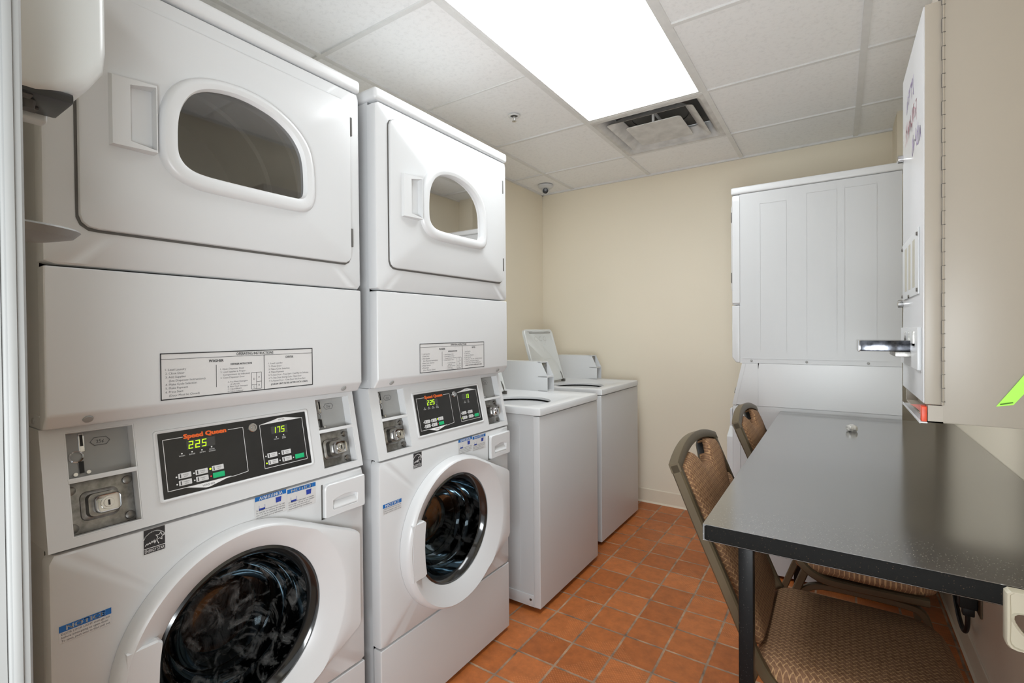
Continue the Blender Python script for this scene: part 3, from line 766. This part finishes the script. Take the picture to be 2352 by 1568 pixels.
        if pics:
            for k, (x, y) in enumerate(((u0 + .017, v1 - .028), (u1 - .02, v1 - .021))):
                b = BM(); w, h = .0072, .009
                if k == 1: polyf(b, [(x - w, y - h * .6), (x + w * .8, y - h * .6), (x + w, y + h * .8), (x - w * 1.1, y + h * .8)], F2)
                else: polyf(b, [(x - w, y - h * .6), (x + w, y - h * .6), (x + w, y - h * .1), (x - w, y - h * .1)], F2); outline(b, [(x - w, y + h * .7), (x - w, y - h * .6), (x + w, y - h * .6), (x + w, y + h * .7)], .0007, F2, 0, False)
                obj('tub_picture', b, M['blue2'], s, 0)
    sticker(.012, .0872, .687, .7185, .0115, 'NOTICE', (('DOOR LOCK LIGHT must go out', .7015, .07), ('before attempting to open door.', .6955, .068), ('To open, push door in then pull out', .6895, .07)))
    sticker(.3645, .4435, .7935, .8475, .0105, 'ADVERTENCIA', (('Si utiliza detergente en la caja', .8125, .072), ('lo cual es un exceso de espuma', .807, .072), ('use 1/2 de la cantidad indicada', .8015, .072), ('recomendada por el fabricante', .796, .066)), True)
    sticker(.4465, .5265, .789, .8435, .0105, 'NOTICE', (('IF USING HE detergent in powder', .808, .072), ('more than 1/4 cup is not needed', .8025, .072), ('Use only the amount on', .797, .06), ('recommended by manufacturer', .7915, .066)), True)

GRP = 'stacked washer and dryer units'
s1 = thing('stacked_washer_dryer', 'nearest white stacked dryer over front-load washer, its display reading 225 and 175', 'washer dryer', (-1.153, .2537, -.002), 0, GRP)
stack(s1, '225', '175')
s2 = thing('stacked_washer_dryer', 'white stacked dryer over washer in the middle, between nearest stack and top-load washers', 'washer dryer', (-1.135, .9808, 0), 0, GRP)
stack(s2, '225', '13')
s3 = copy_tree(s2); s3.location = (-.452, 3.41, 0); s3.rotation_euler = (0, 0, PI)
s3['label'] = 'white stacked washer dryer seen from its blank side in the back right corner'
# laundry behind the near door
b = BM(); bmesh.ops.create_icosphere(b, subdivisions=5, radius=.17)
from mathutils import noise as mn
for v in b.verts:
    p = v.co.copy(); d = mn.fractal(p * 9, 1, 2, 5) * .035 + mn.noise(p * 4) * .03
    v.co = p.normalized() * (.155 + d); v.co.x *= .75
    if v.co.z > .08: v.co.z = .08 + (v.co.z - .08) * .5
o = obj('laundry_load', b, M['laundry'], None, 80); o.location = (-1.153 - .29, .2537 + .343, .515)
tag(o, 'dark wet laundry tumbled behind the glass door of the nearest washer', 'laundry')

# ------------------------------------------------------------------ top-load washers
TW = .615
def loader(root):
    E, E2 = M['enamel'], M['enamel2']
    b = BM(); box(b, -.66, -.03, .002, TW - .002, .02, .866)
    for y0, y1 in ((0, .003), (TW - .003, TW)):
        box(b, -.63, -.105, y0, y1, .1, .835)
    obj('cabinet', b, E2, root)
    b = BM(); box(b, -.034, 0, 0, TW, .02, .864, .006, 3); fp = obj('front_panel', b, E, root)
    b = BM(); box(b, -.17, -.035, -.0015, .004, .032, .072, .0015); sc = obj('skirt_clip', b, E2, root)
    b = BM(); lathe(b, [(.006, 0), (.005, -.002)], 'y', (-.05, -.0015, .052), 12, cap1=True); obj('screw', b, M['bolt'], sc)
    for x in (-.6, -.06):
        for y in (.05, TW - .05):
            q = BM(); lathe(q, [(.018, 0), (.018, .008), (.008, .009), (.008, .021)], 'z', (x, y, 0), 14, cap0=True, cap1=True); obj('levelling_foot', q, M['plug'], root)
    # top with lid well and tub opening
    c = (-.265, .235); N = 128
    o = polar(rrect(-.668, .006, -.003, TW + .003, .014, 5), c, N)
    wl = polar(rrect(-.47, -.06, .035, .46, .05, 6), c, N); w2 = polar(rrect(-.455, -.075, .05, .445, .05, 6), c, N)
    op = polar([(c[0] + .165 * math.cos(a) , c[1] + .175 * math.sin(a)) for a in [2 * PI * k / 64 for k in range(64)]], c, N)
    g = lambda L, z: [(p[0], p[1], z) for p in L]
    b = BM(); loft(b, [g(inset(o, c, .003), .867), g(o, .869), g(o, .892), g(inset(o, c, .004), .899), g(inset(o, c, .012), .901), g(wl, .901), g(w2, .891), g(inset(op, c, -.012), .889), g(op, .886), g(op, .875)])
    obj('top_panel', b, M['plastic'], root)
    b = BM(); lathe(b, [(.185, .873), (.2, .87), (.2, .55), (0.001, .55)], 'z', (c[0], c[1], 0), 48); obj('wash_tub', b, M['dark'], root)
    # open lid leaning back
    b = BM(); lo = rrect(0, .365, 0, .355, (.006, .006, .025, .025), 5)
    lc = (.18, .18); q = lambda L, n: [(p[0], p[1], n) for p in L]
    P = polar(lo, lc, 96); P2 = inset(P, lc, .014); P3 = inset(P, lc, .022)
    loft(b, [q(P, -.012), q(P, .004), q(inset(P, lc, .003), .007), q(P2, .007), q(P3, .002)], True, True)
    th = math.radians(16); LM = Matrix(((0, -math.sin(th), math.cos(th), -.447), (1, 0, 0, .025), (0, math.cos(th), math.sin(th), .908), (0, 0, 0, 1)))
    b.transform(LM); lid = obj('lid', b, M['plastic2'], root)
    lf = lambda u, v, n=0: LM @ Vector((u, v, n))
    b = BM()
    for k, x in enumerate((.13, .19, .245)):
        outline(b, [(x + .02 * math.cos(math.radians(a)), .29 + .014 * math.sin(math.radians(a))) for a in range(60 + 10 * k, 330, 20)], .004, lf, .0026, False)
    outline(b, [(.24, .262), (.26, .30)], .003, lf, .0026, False); polyf(b, circ(.226, .252, .004, 10), lf, .0026)
    outline(b, [(.20, .235), (.20, .20)], .0025, lf, .0026, False); outline(b, [(.17, .15), (.25, .15)], .0025, lf, .0026, False)
    obj('moulded_marks', b, M['faint'], lid, 0)
    b = BM(); box(b, .06, .335, .328, .337, .0025, .0055, .001, M=LM); obj('lid_groove', b, M['grey'], lid)
    for y in (.045, .37):
        b = BM(); box(b, -.452, -.424, y - .006, y + .006, .895, .914, .002); tube(b, smooth_path([(-.44, y, .905), (-.447, y, .94), (-.463, y, .965)], 2), .003, 8); obj('hinge', b, M['bolt'], lid)
    # coin meter box
    y0, y1, xf = .535, .612, -.262
    pr = [(xf - .31, .901), (xf, .901), (xf, .985), (xf - .042, 1.066), (xf - .31, 1.066)]
    b = BM()
    for y in (y0, y1 - .004): prism(b, pr, lambda x, z: (x, y, z), lambda x, z: (x, y + .004, z))
    bk = [(xf - .31, .901), (xf - .05, .901), (xf - .06, 1.066), (xf - .31, 1.066)]
    prism(b, bk, lambda x, z: (x, y0 + .002, z), lambda x, z: (x, y1 - .002, z))
    box(b, xf - .06, xf, y0, y1, .901, .906); box(b, xf - .06, xf - .001, y0, y1, .979, .986); box(b, xf - .062, xf - .042, y0, y1, 1.060, 1.066)
    cm = obj('coin_meter', b, E, root, 15)
    b = BM(); box(b, xf - .05, xf - .044, y0 + .006, y1 - .006, .99, 1.055); lathe(b, [(.014, -.055), (.014, -.03), (.01, -.028)], 'x', (xf, (y0 + y1) / 2, .94), 20, cap1=True); obj('coin_lock', b, M['zinc'], cm)
G2 = 'top-load washers'
t1 = thing('top_load_washer', 'white top-load washer with raised lid, nearer one beside the stacked machines', 'washer', (-1.078, 1.822, 0), 0, G2)
loader(t1)
t2 = copy_tree(t1); t2.location = (-1.125, 2.60, 0); t2['label'] = 'farther white top-load washer with raised lid, standing against the back wall'

# ------------------------------------------------------------------ table
t = thing('folding_table', 'long black speckled laminate table fixed along the right wall', 'table', (0, 0, 0))
TX0, TX1, TY0, TY1, TZ0, TZ1 = -.234, .406, 1.05, 2.712, .8005, .835
b = BM(); box(b, TX0 + .002, TX1, TY0 + .002, TY1, TZ0 + .001, TZ1, .0004, 1); obj('table_top', b, M['table'], t)
b = BM(); lo = []
for d, z in ((.004, TZ0), (0, TZ0 + .004), (0, TZ1 - .004), (.0015, TZ1 - .0012)):
    lo.append([(p[0], p[1], z) for p in rrect(TX0 + d, TX1 - .0005, TY0 + d, TY1 - d - .0005, (.012 - d * .5, .002, .002, .008), 5)])
loft(b, lo, True, False); obj('edge_band', b, M['edge'], t)
for x, y in ((-.156, 1.1), (-.156, 2.62)):
    b = BM(); box(b, x - .014, x + .014, y - .014, y + .014, .004, TZ0 - .004, .003, 2); box(b, x - .035, x + .035, y - .035, y + .035, TZ0 - .005, TZ0 - .0005)
    lg = obj('leg', b, M['tleg'], t)
    b = BM(); box(b, x - .016, x + .016, y - .016, y + .016, 0, .012, .003); obj('foot_cap', b, M['plug'], lg)
b = BM(); box(b, TX1 - .022, TX1, TY0 + .25, TY1 - .02, TZ0 - .045, TZ0 - .0005, .003); obj('wall_ledger', b, M['edge'], t)
b = BM(); box(b, -.13, .34, TY0 + .09, TY0 + .115, TZ0 - .03, TZ0 - .0005, .002); obj('support_rail', b, M['tleg'], t)

# bracket at the near corner of the table
b = BM(); c = (.29, .79); o = polar(rrect(.214, .40, .7435, .8345, (.012, .012, .006, .006), 5), c, 96); i = polar(circ(.262, .785, .026, 40), (.262, .785), 96)
k = polar([(.237, .812), (.30, .812), (.345, .79), (.33, .766), (.25, .766), (.238, .785)], c, 96)
k = polar(chaikin([(.2225, .797), (.232, .8025), (.30, .805), (.36, .803), (.375, .787), (.36, .765), (.28, .755), (.24, .765), (.226, .784)], 2), c, 96)
g = lambda L, y: [(p[0], y, p[1]) for p in L]
b = BM(); loft(b, [g(o, 1.0485), g(o, 1.036), g(inset(o, c, .002), 1.033), g(inset(o, c, .005), 1.033), g(inset(o, c, .007), 1.036), g(inset(k, c, -.004), 1.036), g(inset(k, c, -.001), 1.033), g(k, 1.034), g(k, 1.0485), g(o, 1.0485)])
o = obj('wall_bracket', b, M['cream']); tag(o, 'cream plastic bracket with rounded cut-out at the near right corner of the table', 'bracket')

# foil ball
b = BM(); bmesh.ops.create_icosphere(b, subdivisions=4, radius=.022)
for v in b.verts:
    p = v.co * 55; d = mn.voronoi(p)[0][0] * .45 + mn.noise(p * .5) * .3
    v.co *= .72 + d * .75; v.co.z *= .75
    if v.co.z < -.012: v.co.z = -.012; v.co.x *= 1.25; v.co.y *= 1.2
o = obj('crumpled_foil', b, M['foil'], None, 15); o.location = (.045, 2.32, .8472); tag(o, 'small crumpled ball of grey foil on the black table', 'crumpled foil')

# ------------------------------------------------------------------ chairs
def chair(root):
    yw = .2125
    prof = [(-.345, .892), (-.28, .735), (-.232, .628), (-.19, .53), (-.158, .455), (-.125, .41), (-.08, .388), (-.02, .384), (.20, .392)]
    for s in (-1, 1):
        b = BM(); pts = [(-.345, s * yw, .892)] + [tuple(q) for q in smooth_path([(x, s * yw, z) for x, z in prof], 2)][1:]
        tube(b, pts, 0, rect=(.024, .026)); obj('side_frame', b, M['frame'], root)
        b = BM(); tube(b, [(-.128, s * (yw - .004), .405), (-.275, s * (yw - .004), .0)], 0, rect=(.02, .024)); lg = obj('rear_leg', b, M['frame'], root)
        b = BM(); tube(b, smooth_path([(-.17, s * (yw - .012), .285), (-.12, s * (yw - .012), .352), (-.05, s * (yw - .012), .364), (.15, s * (yw - .012), .364), (.19, s * (yw - .012), .35), (.205, s * (yw - .012), .28), (.225, s * (yw - .012), .0)], 3), 0, rect=(.02, .022)); obj('front_leg', b, M['frame'], root)
    b = BM(); n = 20                                      # arched top rail
    def bp(y, v): return Vector((-.345 + .415 * (.892 - v), y, v))      # the leaning back plane
    pts = []
    for k in range(n + 1):
        y = -yw - .012 + (2 * yw + .024) * k / n; a = 1 - (y / (yw + .012)) ** 2
        pts.append(bp(y, .886 + .034 * a))
    loops = []
    nv = Vector((.92, 0, .38)); tv = Vector((-.38, 0, .92))
    for p in pts: loops.append([p + nv * a + tv * c for a, c in ((-.013, -.012), (.012, -.012), (.014, -.009), (.014, .009), (.012, .012), (-.013, .012))])
    loft(b, loops, True, True); obj('top_rail', b, M['frame'], root)
    b = BM()
    nt2 = [(.092, .9), (.073, .89), (.053, .8635), (.03, .8505), (0, .8475), (-.03, .8505), (-.053, .8635), (-.073, .89), (-.092, .9)]
    loft(b, [[bp(*p) + nv * .003 for p in nt2], [bp(*p) - nv * .016 for p in nt2], [bp(p[0], p[1] - .003) - nv * .016 for p in nt2], [bp(p[0], p[1] - .003) + nv * .003 for p in nt2]], closed=False)
    obj('handle_insert', b, M['plug'], root)
    b = BM(); tube(b, [(-.185, -yw, .505), (-.185, yw, .505)], 0, rect=(.02, .02)) if False else tube(b, [(-.09, -yw, .385), (-.09, yw, .385)], .010, 10); tube(b, [(.18, -yw, .386), (.18, yw, .386)], .010, 10); obj('cross_bar', b, M['frame'], root)
    # padded back: peaks at the sides, a notch in the middle, rounded foot
    o2o = [(-.197, .50), (-.185, .468), (-.15, .452), (0, .445), (.15, .452), (.185, .468), (.197, .50), (.199, .70), (.198, .862), (.185, .878), (.12, .896), (.075, .893), (.045, .862), (.018, .852), (-.018, .852), (-.045, .862), (-.075, .893), (-.12, .896), (-.185, .878), (-.198, .862), (-.199, .70)]
    tp = lambda y: (y, .8755 + .034 * (1 - (y / .2245) ** 2))
    o2 = chaikin([(-.197, .50), (-.185, .468), (-.15, .452), (0, .445), (.15, .452), (.185, .468), (.197, .50), (.199, .70), (.2, .83)], 2)[6:-2] + [(.2, .84), tp(.199), tp(.17), tp(.13), tp(.095), (.075, .892), (.055, .865), (.03, .852), (0, .849), (-.03, .852), (-.055, .865), (-.075, .892), tp(-.095), tp(-.13), tp(-.17), tp(-.199), (-.2, .84)]
    c = (0, .68); P = polar(o2, c, 96)
    lo = [[bp(*p) - nv * .012 for p in P], [bp(*p) + nv * .004 for p in P], [bp(*p) + nv * .014 for p in inset(P, c, .008)], [bp(*p) + nv * .02 for p in inset(P, c, .022)], [bp(*p) + nv * .024 for p in scale2(P, c, .5)]]
    b = BM(); loft(b, lo, True, True); obj('back_cushion', b, M['fabback'], root, 60)
    b = BM(); lo = [[bp(*p) - nv * .013 for p in P], [bp(*p) - nv * .02 for p in inset(P, c, .006)]]; loft(b, lo, True, True); obj('back_shell', b, M['frame'], root)
    # seat cushion
    so = chaikin([(-.166, -.17), (-.15, -.205), (-.10, -.217), (.10, -.222), (.19, -.214), (.232, -.17), (.242, 0), (.232, .17), (.19, .214), (.10, .222), (-.10, .217), (-.15, .205), (-.166, .17), (-.17, 0)], 3)
    c = (.04, 0); P = polar(so, c, 96)
    b = BM(); lo = []
    for d, z in ((.02, .402), (.004, .406), (0, .42), (.0, .434), (.006, .448), (.02, .459), (.05, .466)): lo.append([(p[0], p[1], z) for p in inset(P, c, d)])
    lo.append([(p[0], p[1], .470) for p in scale2(P, c, .4)])
    loft(b, lo, True, True); obj('seat_cushion', b, M['fabseat'], root, 70)
    b = BM(); loft(b, [[(p[0], p[1], .388) for p in inset(P, c, .03)], [(p[0], p[1], .403) for p in inset(P, c, .022)]], True, True); obj('seat_pan', b, M['plug'], root)
    for s in (-1, 1):
        for x, y in ((-.275, s * (yw - .004)), (.225, s * (yw - .012))):
            b = BM(); box(b, x - .014, x + .014, y - .014, y + .014, 0, .016, .003); obj('foot_glide', b, M['plug'], root)
G3 = 'banquet chairs tucked under the table'
c1 = thing('banquet_chair', 'nearer brown patterned banquet chair, its seat in the foreground under the table', 'chair', (0, 1.477, 0), 0, G3)
chair(c1)
c2 = copy_tree(c1); c2.location = (.036, 2.16, 0); c2['label'] = 'farther brown patterned banquet chair, near the back right stacked machine'

# ------------------------------------------------------------------ laundry product vending machine on the right wall
VX, VY0, VY1 = .159, 1.4, 1.805
t = thing('vending_machine', 'tall beige and white wall-mounted vending machine hanging above the table', 'vending machine', (0, 0, 0))
b = BM()
box(b, .19, XR - .001, VY0, VY1, 1.028, 2.02, .003)
for y in (VY0, VY1 - .012): box(b, .1665, .192, y, y + .012, 1.028, 1.066)
box(b, .1665, .192, VY0, VY1, 1.028, 1.031)
obj('body', b, M['vend'], t)
b = BM(); box(b, .1605, .1885, VY0 - .002, VY1 - .002, 1.068, 1.943, .002); dr = obj('door', b, M['vend'], t)
b = BM(); box(b, VX - .0005, .1612, VY0 + .001, VY1 - .005, 1.0705, 1.941, .0008); obj('door_face', b, M['vendface'], dr)
b = BM(); tube(b, [(.1905, VY0 - .003, 1.068), (.1905, VY0 - .003, 1.948)], .0028, 8)
hg = obj('piano_hinge', b, M['vend'], dr)
b = BM()
for k in range(30):
    z = 1.075 + k * .0295; box(b, .189, .1945, VY0 - .0062, VY0 - .0035, z, z + .0009)
    box(b, .1878 if k % 2 else .1884, .1884 if k % 2 else .189, VY0 - .0062, VY0 - .002, z, z + .0295)
obj('hinge_gaps', b, M['parts_gapshade'], dr)
b = BM(); box(b, .183, .2, VY0 - .006, VY0, 1.944, 1.952); obj('hinge_cap', b, M['parts_gapshade'], dr)
b = BM(); box(b, VX - .004, VX - .0005, 1.455, 1.775, 1.315, 1.47, .0015); ap = obj('price_plate', b, M['plastic'], dr)
for y, z in ((1.463, 1.455), (1.463, 1.325), (1.62, 1.318), (1.767, 1.457), (1.767, 1.325)):
    q = BM(); lathe(q, [(.005, 0), (.004, -.003)], 'x', (VX - .004, y, z), 12, cap1=True); obj('screw', q, M['bolt'], ap)
b = BM(); 
for y in (1.53, 1.61, 1.69): b = BM(); box(b, VX - .0045, VX - .004, y - .02, y + .02, 1.335, 1.45); obj('price_card', b, M['cream'], ap)
# coin slides
for k, y in enumerate((1.74,)): pass
b = BM(); box(b, VX - .008, VX - .0005, 1.43, 1.765, 1.14, 1.238, .002); cs = obj('coin_slide_plate', b, M['plastic'], dr)
b = BM()
for y in (1.47, 1.555, 1.64): b = BM(); box(b, VX - .012, VX - .008, y, y + .008, 1.195, 1.228); box(b, VX - .012, VX - .008, y, y + .035, 1.195, 1.2); obj('coin_guide', b, M['zinc'], cs)
b = BM(); box(b, .05, VX - .006, 1.55, 1.68, 1.178, 1.205, .002); obj('coin_slide', b, M['chrome_darkrefl'], cs, 20)
b = BM(); box(b, .044, .051, 1.555, 1.675, 1.1765, 1.2065, .003); obj('slide_grip', b, M['chrome'], cs)
b = BM(); box(b, .12, VX - .006, 1.54, 1.69, 1.165, 1.178, .002); obj('slide_guide', b, M['zinc'], cs)
for z in (1.722, 1.307):
    b = BM(); lathe(b, [(.011, 0), (.011, -.012), (.006, -.014)], 'x', (VX - .0005, 1.795, z), 18, cap1=True); lk = obj('cam_lock', b, M['chrome'], dr)
# faded marker writing on the face
FV = lambda u, v, n=0: Vector((VX - .0010 - n, 1.80 - u, v))
rs = random.Random(3)
for y0_, y1_, z_, h_, m_ in ((1.705, 1.565, 1.815, .05, 'purple'), (1.735, 1.515, 1.735, .06, 'redmark'), (1.60, 1.455, 1.665, .06, 'purple')):
    b = BM(); u = 1.80 - y0_
    while u < 1.80 - y1_:                                # illegible handwritten strokes
        w_ = .014 + .008 * rs.random(); pts = [(u + w_ * rs.random(), z_ + h_ * rs.random()) for _ in range(4)]
        outline(b, pts, .003, FV, 0, False); u += w_ * .8
    obj('marker_writing', b, M[m_], dr, 0)
# tray
b = BM(); box(b, .1535, .166, VY0 + .002, 1.74, 1.0255, 1.0285); box(b, .1525, .154, VY0 + .002, 1.74, 1.024, 1.0315, .0005); obj('delivery_tray', b, M['vendface'], t)
b = BM(); box(b, .156, .1655, 1.404, 1.424, 1.0288, 1.062, .0015); o = obj('soap_packet', b, M['packet']); tag(o, 'orange red packet standing in the vending machine tray', 'packet')
b = BM()
lo = [[(.156 + .018 * math.sin(k * .5), 1.45 + .013 * k, 1.0315 + .018 * abs(math.sin(k * .55 + .6)) + d), (.178 + .004 * math.sin(k), 1.452 + .013 * k, 1.0315 + .028 * abs(math.sin(k * .5 + .4)) + d)] for k in range(8) for d in (0,)]
vs = [[b.verts.new(p) for p in L] for L in lo]
for p, q in zip(vs, vs[1:]): b.faces.new((p[0], p[1], q[1], q[0]))
o = obj('paper_slip', b, M['pink'], None, 60); tag(o, 'pink crumpled paper slip lying in the vending machine tray', 'paper slip')

# neon tag stuck on the vending machine's side
b = BM(); rr = [Vector((.2745, 1.0715)), Vector((.3005, 1.0765)), Vector((.352, 1.158)), Vector((.327, 1.158))]
FT = lambda u, v, n=0: Vector((u, VY0 - .0012 - n - .02 * max(0, (1.095 - v)) , v))
lo = []
n = 8
vs = []
for k in range(n + 1):
    s = k / n; a = rr[0].lerp(rr[3], s); c = rr[1].lerp(rr[2], s); w = .0012 + .0022 * math.sin(s * PI)
    vs.append((b.verts.new((a.x, VY0 - w, a.y)), b.verts.new((c.x, VY0 - w, c.y))))
for p, q in zip(vs, vs[1:]): b.faces.new((p[0], p[1], q[1], q[0]))
nt_ = obj('neon_tag', b, M['neon'], None, 60); tag(nt_, 'neon green paper strip stuck at an angle on the vending machine side', 'tag')
b = BM(); outline(b, [(.281, 1.0768), (.2985, 1.0815)], .0022, FT, .003, False); polyf(b, circ(.316, 1.121, .0014, 8), FT, .0045); polyf(b, circ(.3185, 1.1245, .0014, 8), FT, .0045); obj('tag_print', b, M['neonw'], nt_, 0)

# ------------------------------------------------------------------ sanitizer dispenser on the door wall
t = thing('sanitizer_dispenser', 'white wall dispenser with dark open nozzle and drip tray by the doorway', 'dispenser', (-.90, YF, 0))
b = BM()
side = [(0, 1.545), (.06, 1.545), (.088, 1.552), (.115, 1.572), (.1315, 1.60), (.1345, 1.63), (.1345, 1.80), (.125, 1.83), (.1, 1.845), (0, 1.845)]
pts = side
lo = []
for x, d in ((-.06, .012), (-.055, .004), (-.045, 0), (.045, 0), (.055, .004), (.06, .012)):
    cc = (.06, 1.69); lo.append([(x, max(0.0005, p[0]) if p[0] == 0 else p[0] - d * (1 if p[0] > .06 else 0), p[1] + d * (1 if p[1] < 1.69 else -1)) for p in side])
loft(b, lo, True, True); box(b, -.05, -.027, .001, .09, 1.535, 1.552, .004, 3); obj('housing', b, M['plastic2'], t, 40)
b = BM(); box(b, -.026, .054, .002, .098, 1.5435, 1.556, .003); nz = obj('nozzle_recess', b, M['black'], t)
b = BM(); box(b, -.018, .0, .006, .075, 1.541, 1.545, .001); box(b, .03, .045, .006, .06, 1.5415, 1.545, .001); lathe(b, [(.008, 0), (.006, -.012)], 'z', (.02, .06, 1.5445), 14, cap1=True); obj('nozzle', b, M['parts_gapshade'], nz)
b = BM(); lo = []
for k, z, sh in ((.0, 1.364, .72), (1, 1.37, .93), (2, 1.3785, 1.0), (3, 1.381, .985), (4, 1.376, .9)):
    lo.append([(.062 * sh * math.cos(a), max(.0005, .004 + .112 * sh * math.sin(a)), z) for a in [PI * j / 28 for j in range(29)]])
loft(b, lo, True, True); obj('drip_tray', b, M['traygrey'], t)
b = BM(); box(b, -.045, .045, .0005, .01, 1.365, 1.56, .002); obj('wall_mount', b, M['plastic2'], t)

# ------------------------------------------------------------------ outlet and plug under the table
b = BM(); box(b, XR - .006, XR - .0005, 2.235, 2.31, .25, .365, .002); ot = obj('wall_outlet', b, M['outlet']); tag(ot, 'brown outlet plate low on the right wall under the table', 'outlet')
t = thing('power_plug', 'black power plug and looping cord in the outlet under the table', 'plug', (0, 0, 0))
b = BM(); box(b, .352, XR - .0065, 2.262, 2.302, .262, .345, .006, 3); box(b, .362, .395, 2.268, 2.296, .235, .265, .005); obj('plug_body', b, M['plug'], t)
b = BM(); tube(b, smooth_path([(.378, 2.282, .24), (.378, 2.285, .19), (.376, 2.32, .15), (.374, 2.40, .16), (.372, 2.50, .24), (.372, 2.58, .40), (.375, 2.64, .60), (.38, 2.66, .74)], 3), .0075, 10); obj('cord', b, M['plug'], t)

# ------------------------------------------------------------------ light and camera
w = bpy.data.worlds.new('world'); bpy.context.scene.world = w; w.use_nodes = True
w.node_tree.nodes['Background'].inputs[0].default_value = (.93, .97, 1, 1); w.node_tree.nodes['Background'].inputs[1].default_value = 1.0
def area(name, loc, target, sx, sy, power, col=(.92, .97, 1)):
    l = bpy.data.lights.new(name, 'AREA'); l.shape = 'RECTANGLE'; l.size = sx; l.size_y = sy; l.energy = power; l.color = col
    o = bpy.data.objects.new(name, l); C.objects.link(o); o.location = loc
    o.rotation_euler = (Vector(target) - Vector(loc)).to_track_quat('-Z', 'Y').to_euler(); return o
area('added_ceiling_fill', (.12, -.5, .9), (-.65, 1.45, 2.34), .9, .6, 44)  # added fill lamp behind the camera to brighten the ceiling, not a room fixture

cam = bpy.data.cameras.new('camera'); co = bpy.data.objects.new('camera', cam); C.objects.link(co)
f_, yaw, pitch, roll, ey = 1118.1845, .5888, -.0105, -.0084, -10.1259
import json
fw = Vector((-math.sin(yaw) * math.cos(pitch), math.cos(yaw) * math.cos(pitch), math.sin(pitch)))
r = Vector((math.cos(yaw), math.sin(yaw), 0)); u = r.cross(fw)
r2 = math.cos(roll) * r + math.sin(roll) * u; u2 = -math.sin(roll) * r + math.cos(roll) * u
co.matrix_world = Matrix(((r2.x, u2.x, -fw.x, 0), (r2.y, u2.y, -fw.y, 0), (r2.z, u2.z, -fw.z, 1.235), (0, 0, 0, 1)))
cam.sensor_width = 36; cam.lens = f_ * 36 / 2352; cam.shift_y = ey / 2352; cam.clip_start = .02
sc = bpy.context.scene; sc.camera = co
sc.view_settings.view_transform = 'Standard'; sc.view_settings.look = 'None'; sc.view_settings.exposure = -.1
sc.cycles.max_bounces = 10; sc.cycles.diffuse_bounces = 6; sc.cycles.transparent_max_bounces = 16
sc.cycles.use_denoising = True; sc.cycles.sample_clamp_indirect = 8
